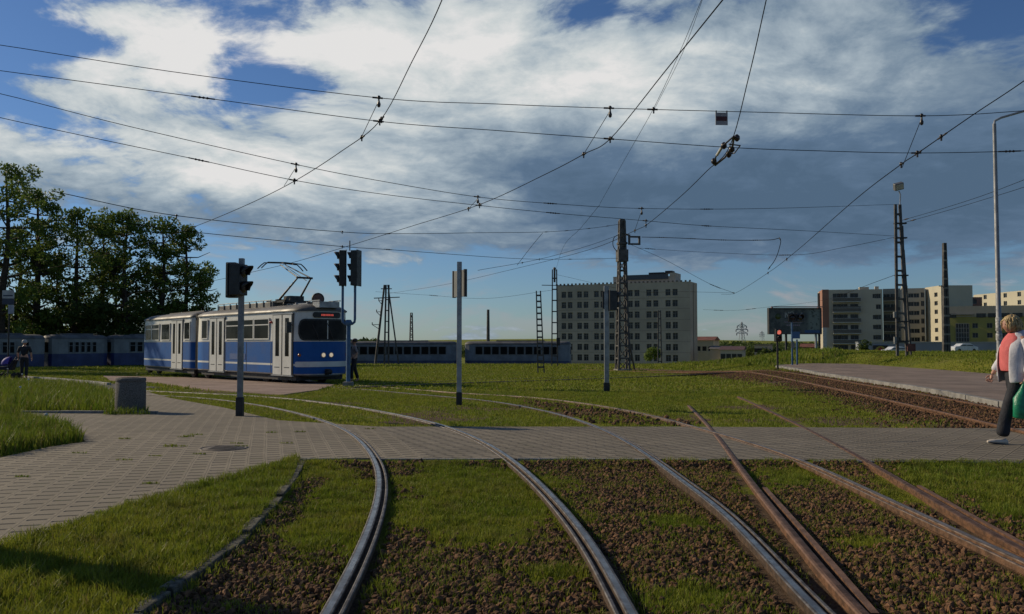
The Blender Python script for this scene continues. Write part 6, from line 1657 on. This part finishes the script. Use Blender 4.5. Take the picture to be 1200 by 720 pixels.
wire('span_wire', 'thin wire from the lattice mast bracket sloping to the floodlight mast', [(748, 291, 56.5), (830, 296, 53), (930, 299, 49), (990, 290, 46), (1052, 277.5, 45.2)], .013, ins=(762, 920))
wire('contact_wire', 'contact wire over the left track, rising to the top of the picture left of centre', [(560, -120, 11), (518, 0, 12.6), (483, 72, 14.8), (445, 142, 17), (400, 177.5, 18.8), (345, 212.5, 21), (290, 240, 25), (230, 265, 30), (180, 282, 36), (110, 302, 47), (60, 314, 58), (20, 322, 76)], .011, clamps=(447, 424, 345))
wire('contact_wire', 'contact wire over the middle track, leading to the tram pantograph', [(960, -140, 7.9), (905, -72, 8.8), (847, 0, 10), (780, 83, 13), (715, 163, 16.8), (684, 181, 18.2), (640, 204, 20.3), (562, 240, 24.2), (480, 266, 28.5), (400, 291, 32.5), (345, 307.3, 34.6), (300, 318, 37), (240, 331, 42), (150, 345, 50)], .011, clamps=(715, 684, 562, 549))
wire('contact_wire', 'contact wire over the right track, dropping steeply from the top right of centre', [(925, -120, 12), (898, 0, 13.4), (878, 88, 15), (855, 172, 16.9), (828, 201, 19), (797, 231, 22.5), (760, 262, 27.5), (745, 270, 30), (690, 293, 36), (600, 316, 46), (520, 334, 60), (450, 345, 80)], .011, clamps=(757, 744))
wire('contact_wire', 'contact wire sloping in from the upper right edge over the far track', [(1300, 22, 13.5), (1200, 95, 15.5), (1140, 135, 16.4), (1075, 180, 17.4), (1053, 195, 18.5), (1000, 236, 22.5), (935, 293, 33), (900, 320, 43), (862, 343.5, 58), (845, 345, 60)], .012, clamps=(1103, 1075, 1056, 922, 900))
wire('span_wire', 'thin steep wire from the top centre to the third span wire', [(838, -40, 14.5), (822, 0, 15.3), (795, 65, 16.2), (766, 127, 17.1), (735, 182, 21), (703, 239, 26.4)], .006)
wire('span_wire', 'thin steep wire beside it from the top centre meeting at the same clamp', [(838, -44, 13.5), (823, 0, 14.5), (800, 62, 16), (768, 126, 17)], .005)
wire('span_wire', 'hair-thin wire continuing down towards the twin-post mast', [(703, 240, 26.4), (680, 268, 34), (660, 290, 46), (651, 318, 70)], .008)
wire('span_wire', 'long rising wire from the floodlight mast to the right edge, upper of two', [(1055, 259, 45), (1100, 246, 40), (1150, 230, 36), (1200, 211, 32), (1280, 180, 28)], .012, ins=(1062,))
wire('span_wire', 'long rising wire from the floodlight mast to the right edge, lower of two', [(1060, 261, 45), (1110, 247, 40), (1160, 232, 36), (1200, 219.5, 33), (1280, 192, 29)], .012, ins=(1070,))
wire('span_wire', 'thin wire from the lattice mast falling right past the slab roof', [(735, 285, 57), (780, 305, 57), (830, 332, 58), (860, 343.5, 58)], .014, ins=(838,), clamps=(860,))
wire('span_wire', 'short wire running left from the junction below the sloping contact wire', [(860, 343.5, 58), (800, 342, 62), (740, 341, 68), (652, 322, 73)], .012)
wire('span_wire', 'wire sloping from the lattice mast down to the left above the parked trams', [(724, 276, 57), (690, 288, 54), (632, 304, 50), (560, 317, 46)], .014, clamps=(632, 612))
wire('span_wire', 'short steep wire joining the fifth and sixth span wires', [(636, 273, 49), (622, 290, 48), (606, 311, 47)], .014)
wire('span_wire', 'low far wire between the braced mast and the right parked tram', [(440, 342, 86), (500, 346, 84), (570, 350, 80), (648, 340, 73)], .014, ins=(508,))
wire('span_wire', 'low far wire left of the billboard', [(824, 363, 110), (860, 364, 108), (900, 360, 106), (965, 352, 104), (1050, 322, 45)], .016, ins=(842, 880))
for lab, a, b in (('hanger with a bell insulator above the left contact wire', (444, 118, 17), (424, 160, 17.8)), ('hanger with a bell insulator above the middle contact wire', (715, 130, 17), (684, 181, 18.2)),
                  ('hanger with a bell insulator above the leftmost crossing', (347, 196, 21), (333, 218, 21.6)), ('hanger with a bell insulator right of the forked light, above the middle crossing', (560, 233, 24.3), (549, 245, 25)),
                  ('hanger with a bell insulator above the far right contact wire', (1080, 139, 17.3), (1057, 197, 18.6)), ('hanger with a bell insulator on the third span wire near the lattice mast', (752, 247, 27.4), (744, 270, 29.6))):
    hanger(lab, a, b)
def section_insulator():
    A_, B_ = P(860, 160, 16.7), P(838, 194, 18.4); T = thing('section_insulator', 'section insulator with pale loops hanging in the right contact wire', 'insulator', A_, 0)
    d = B_-A_; n = Vector((d.y, -d.x, 0)).normalized()
    m = MB(); m.tube([d*.0, d*.3+n*.10, d*.7+n*.10, d], .022, 6); m.tube([d*0, d*.3-n*.10, d*.7-n*.10, d], .018, 6); m.build('runner', M_INS, T)
    m = MB(); m.tube([d*.35-n*.10, d*.62-n*.1], .030, 8); m.build('pale_rod', mat('pale insulator rod', (.5, .5, .47), .3), T)
    for t, s in ((.05, 1), (.30, -1), (.42, 1.6), (.60, 1.7), (.85, -1)):
        m = MB(); m.lathe(d*t+n*.08*s, [(.02, -.07), (.06, -.03), (.06, .03), (.02, .07)], 8); m.build('bell', M_INS, T)
    m = MB(); m.tube([d*.25, d*.30+n*.25, d*.55+n*.24, d*.62+n*.1], .014, 6); m.build('arcing_horn', M_INS, T)
section_insulator()
def hanging_sign():
    D = 17.06; c = P(845.5, 131, D); k = D/1000; T = thing('hanging_sign', 'small white square sign with a dark red band hanging from the highest span wire', 'sign', c, R(4))
    m = MB(); m.box(-.125, .125, -.006, .006, -.275, -.02); m.build('sign_plate', mat('sign grey white', (.33, .31, .31), .7, 0, .1, 8), T)
    m = MB(); m.box(-.11, .11, -.010, -.0065, -.19, -.10); m.build('sign_band', mat('dark red band', (.10, .03, .035), .7), T)
    m = MB(); m.box(-.12, -.10, -.01, .01, -.02, .02); m.box(.10, .12, -.01, .01, -.02, .02); m.build('hook', M_DARK, T)
hanging_sign()
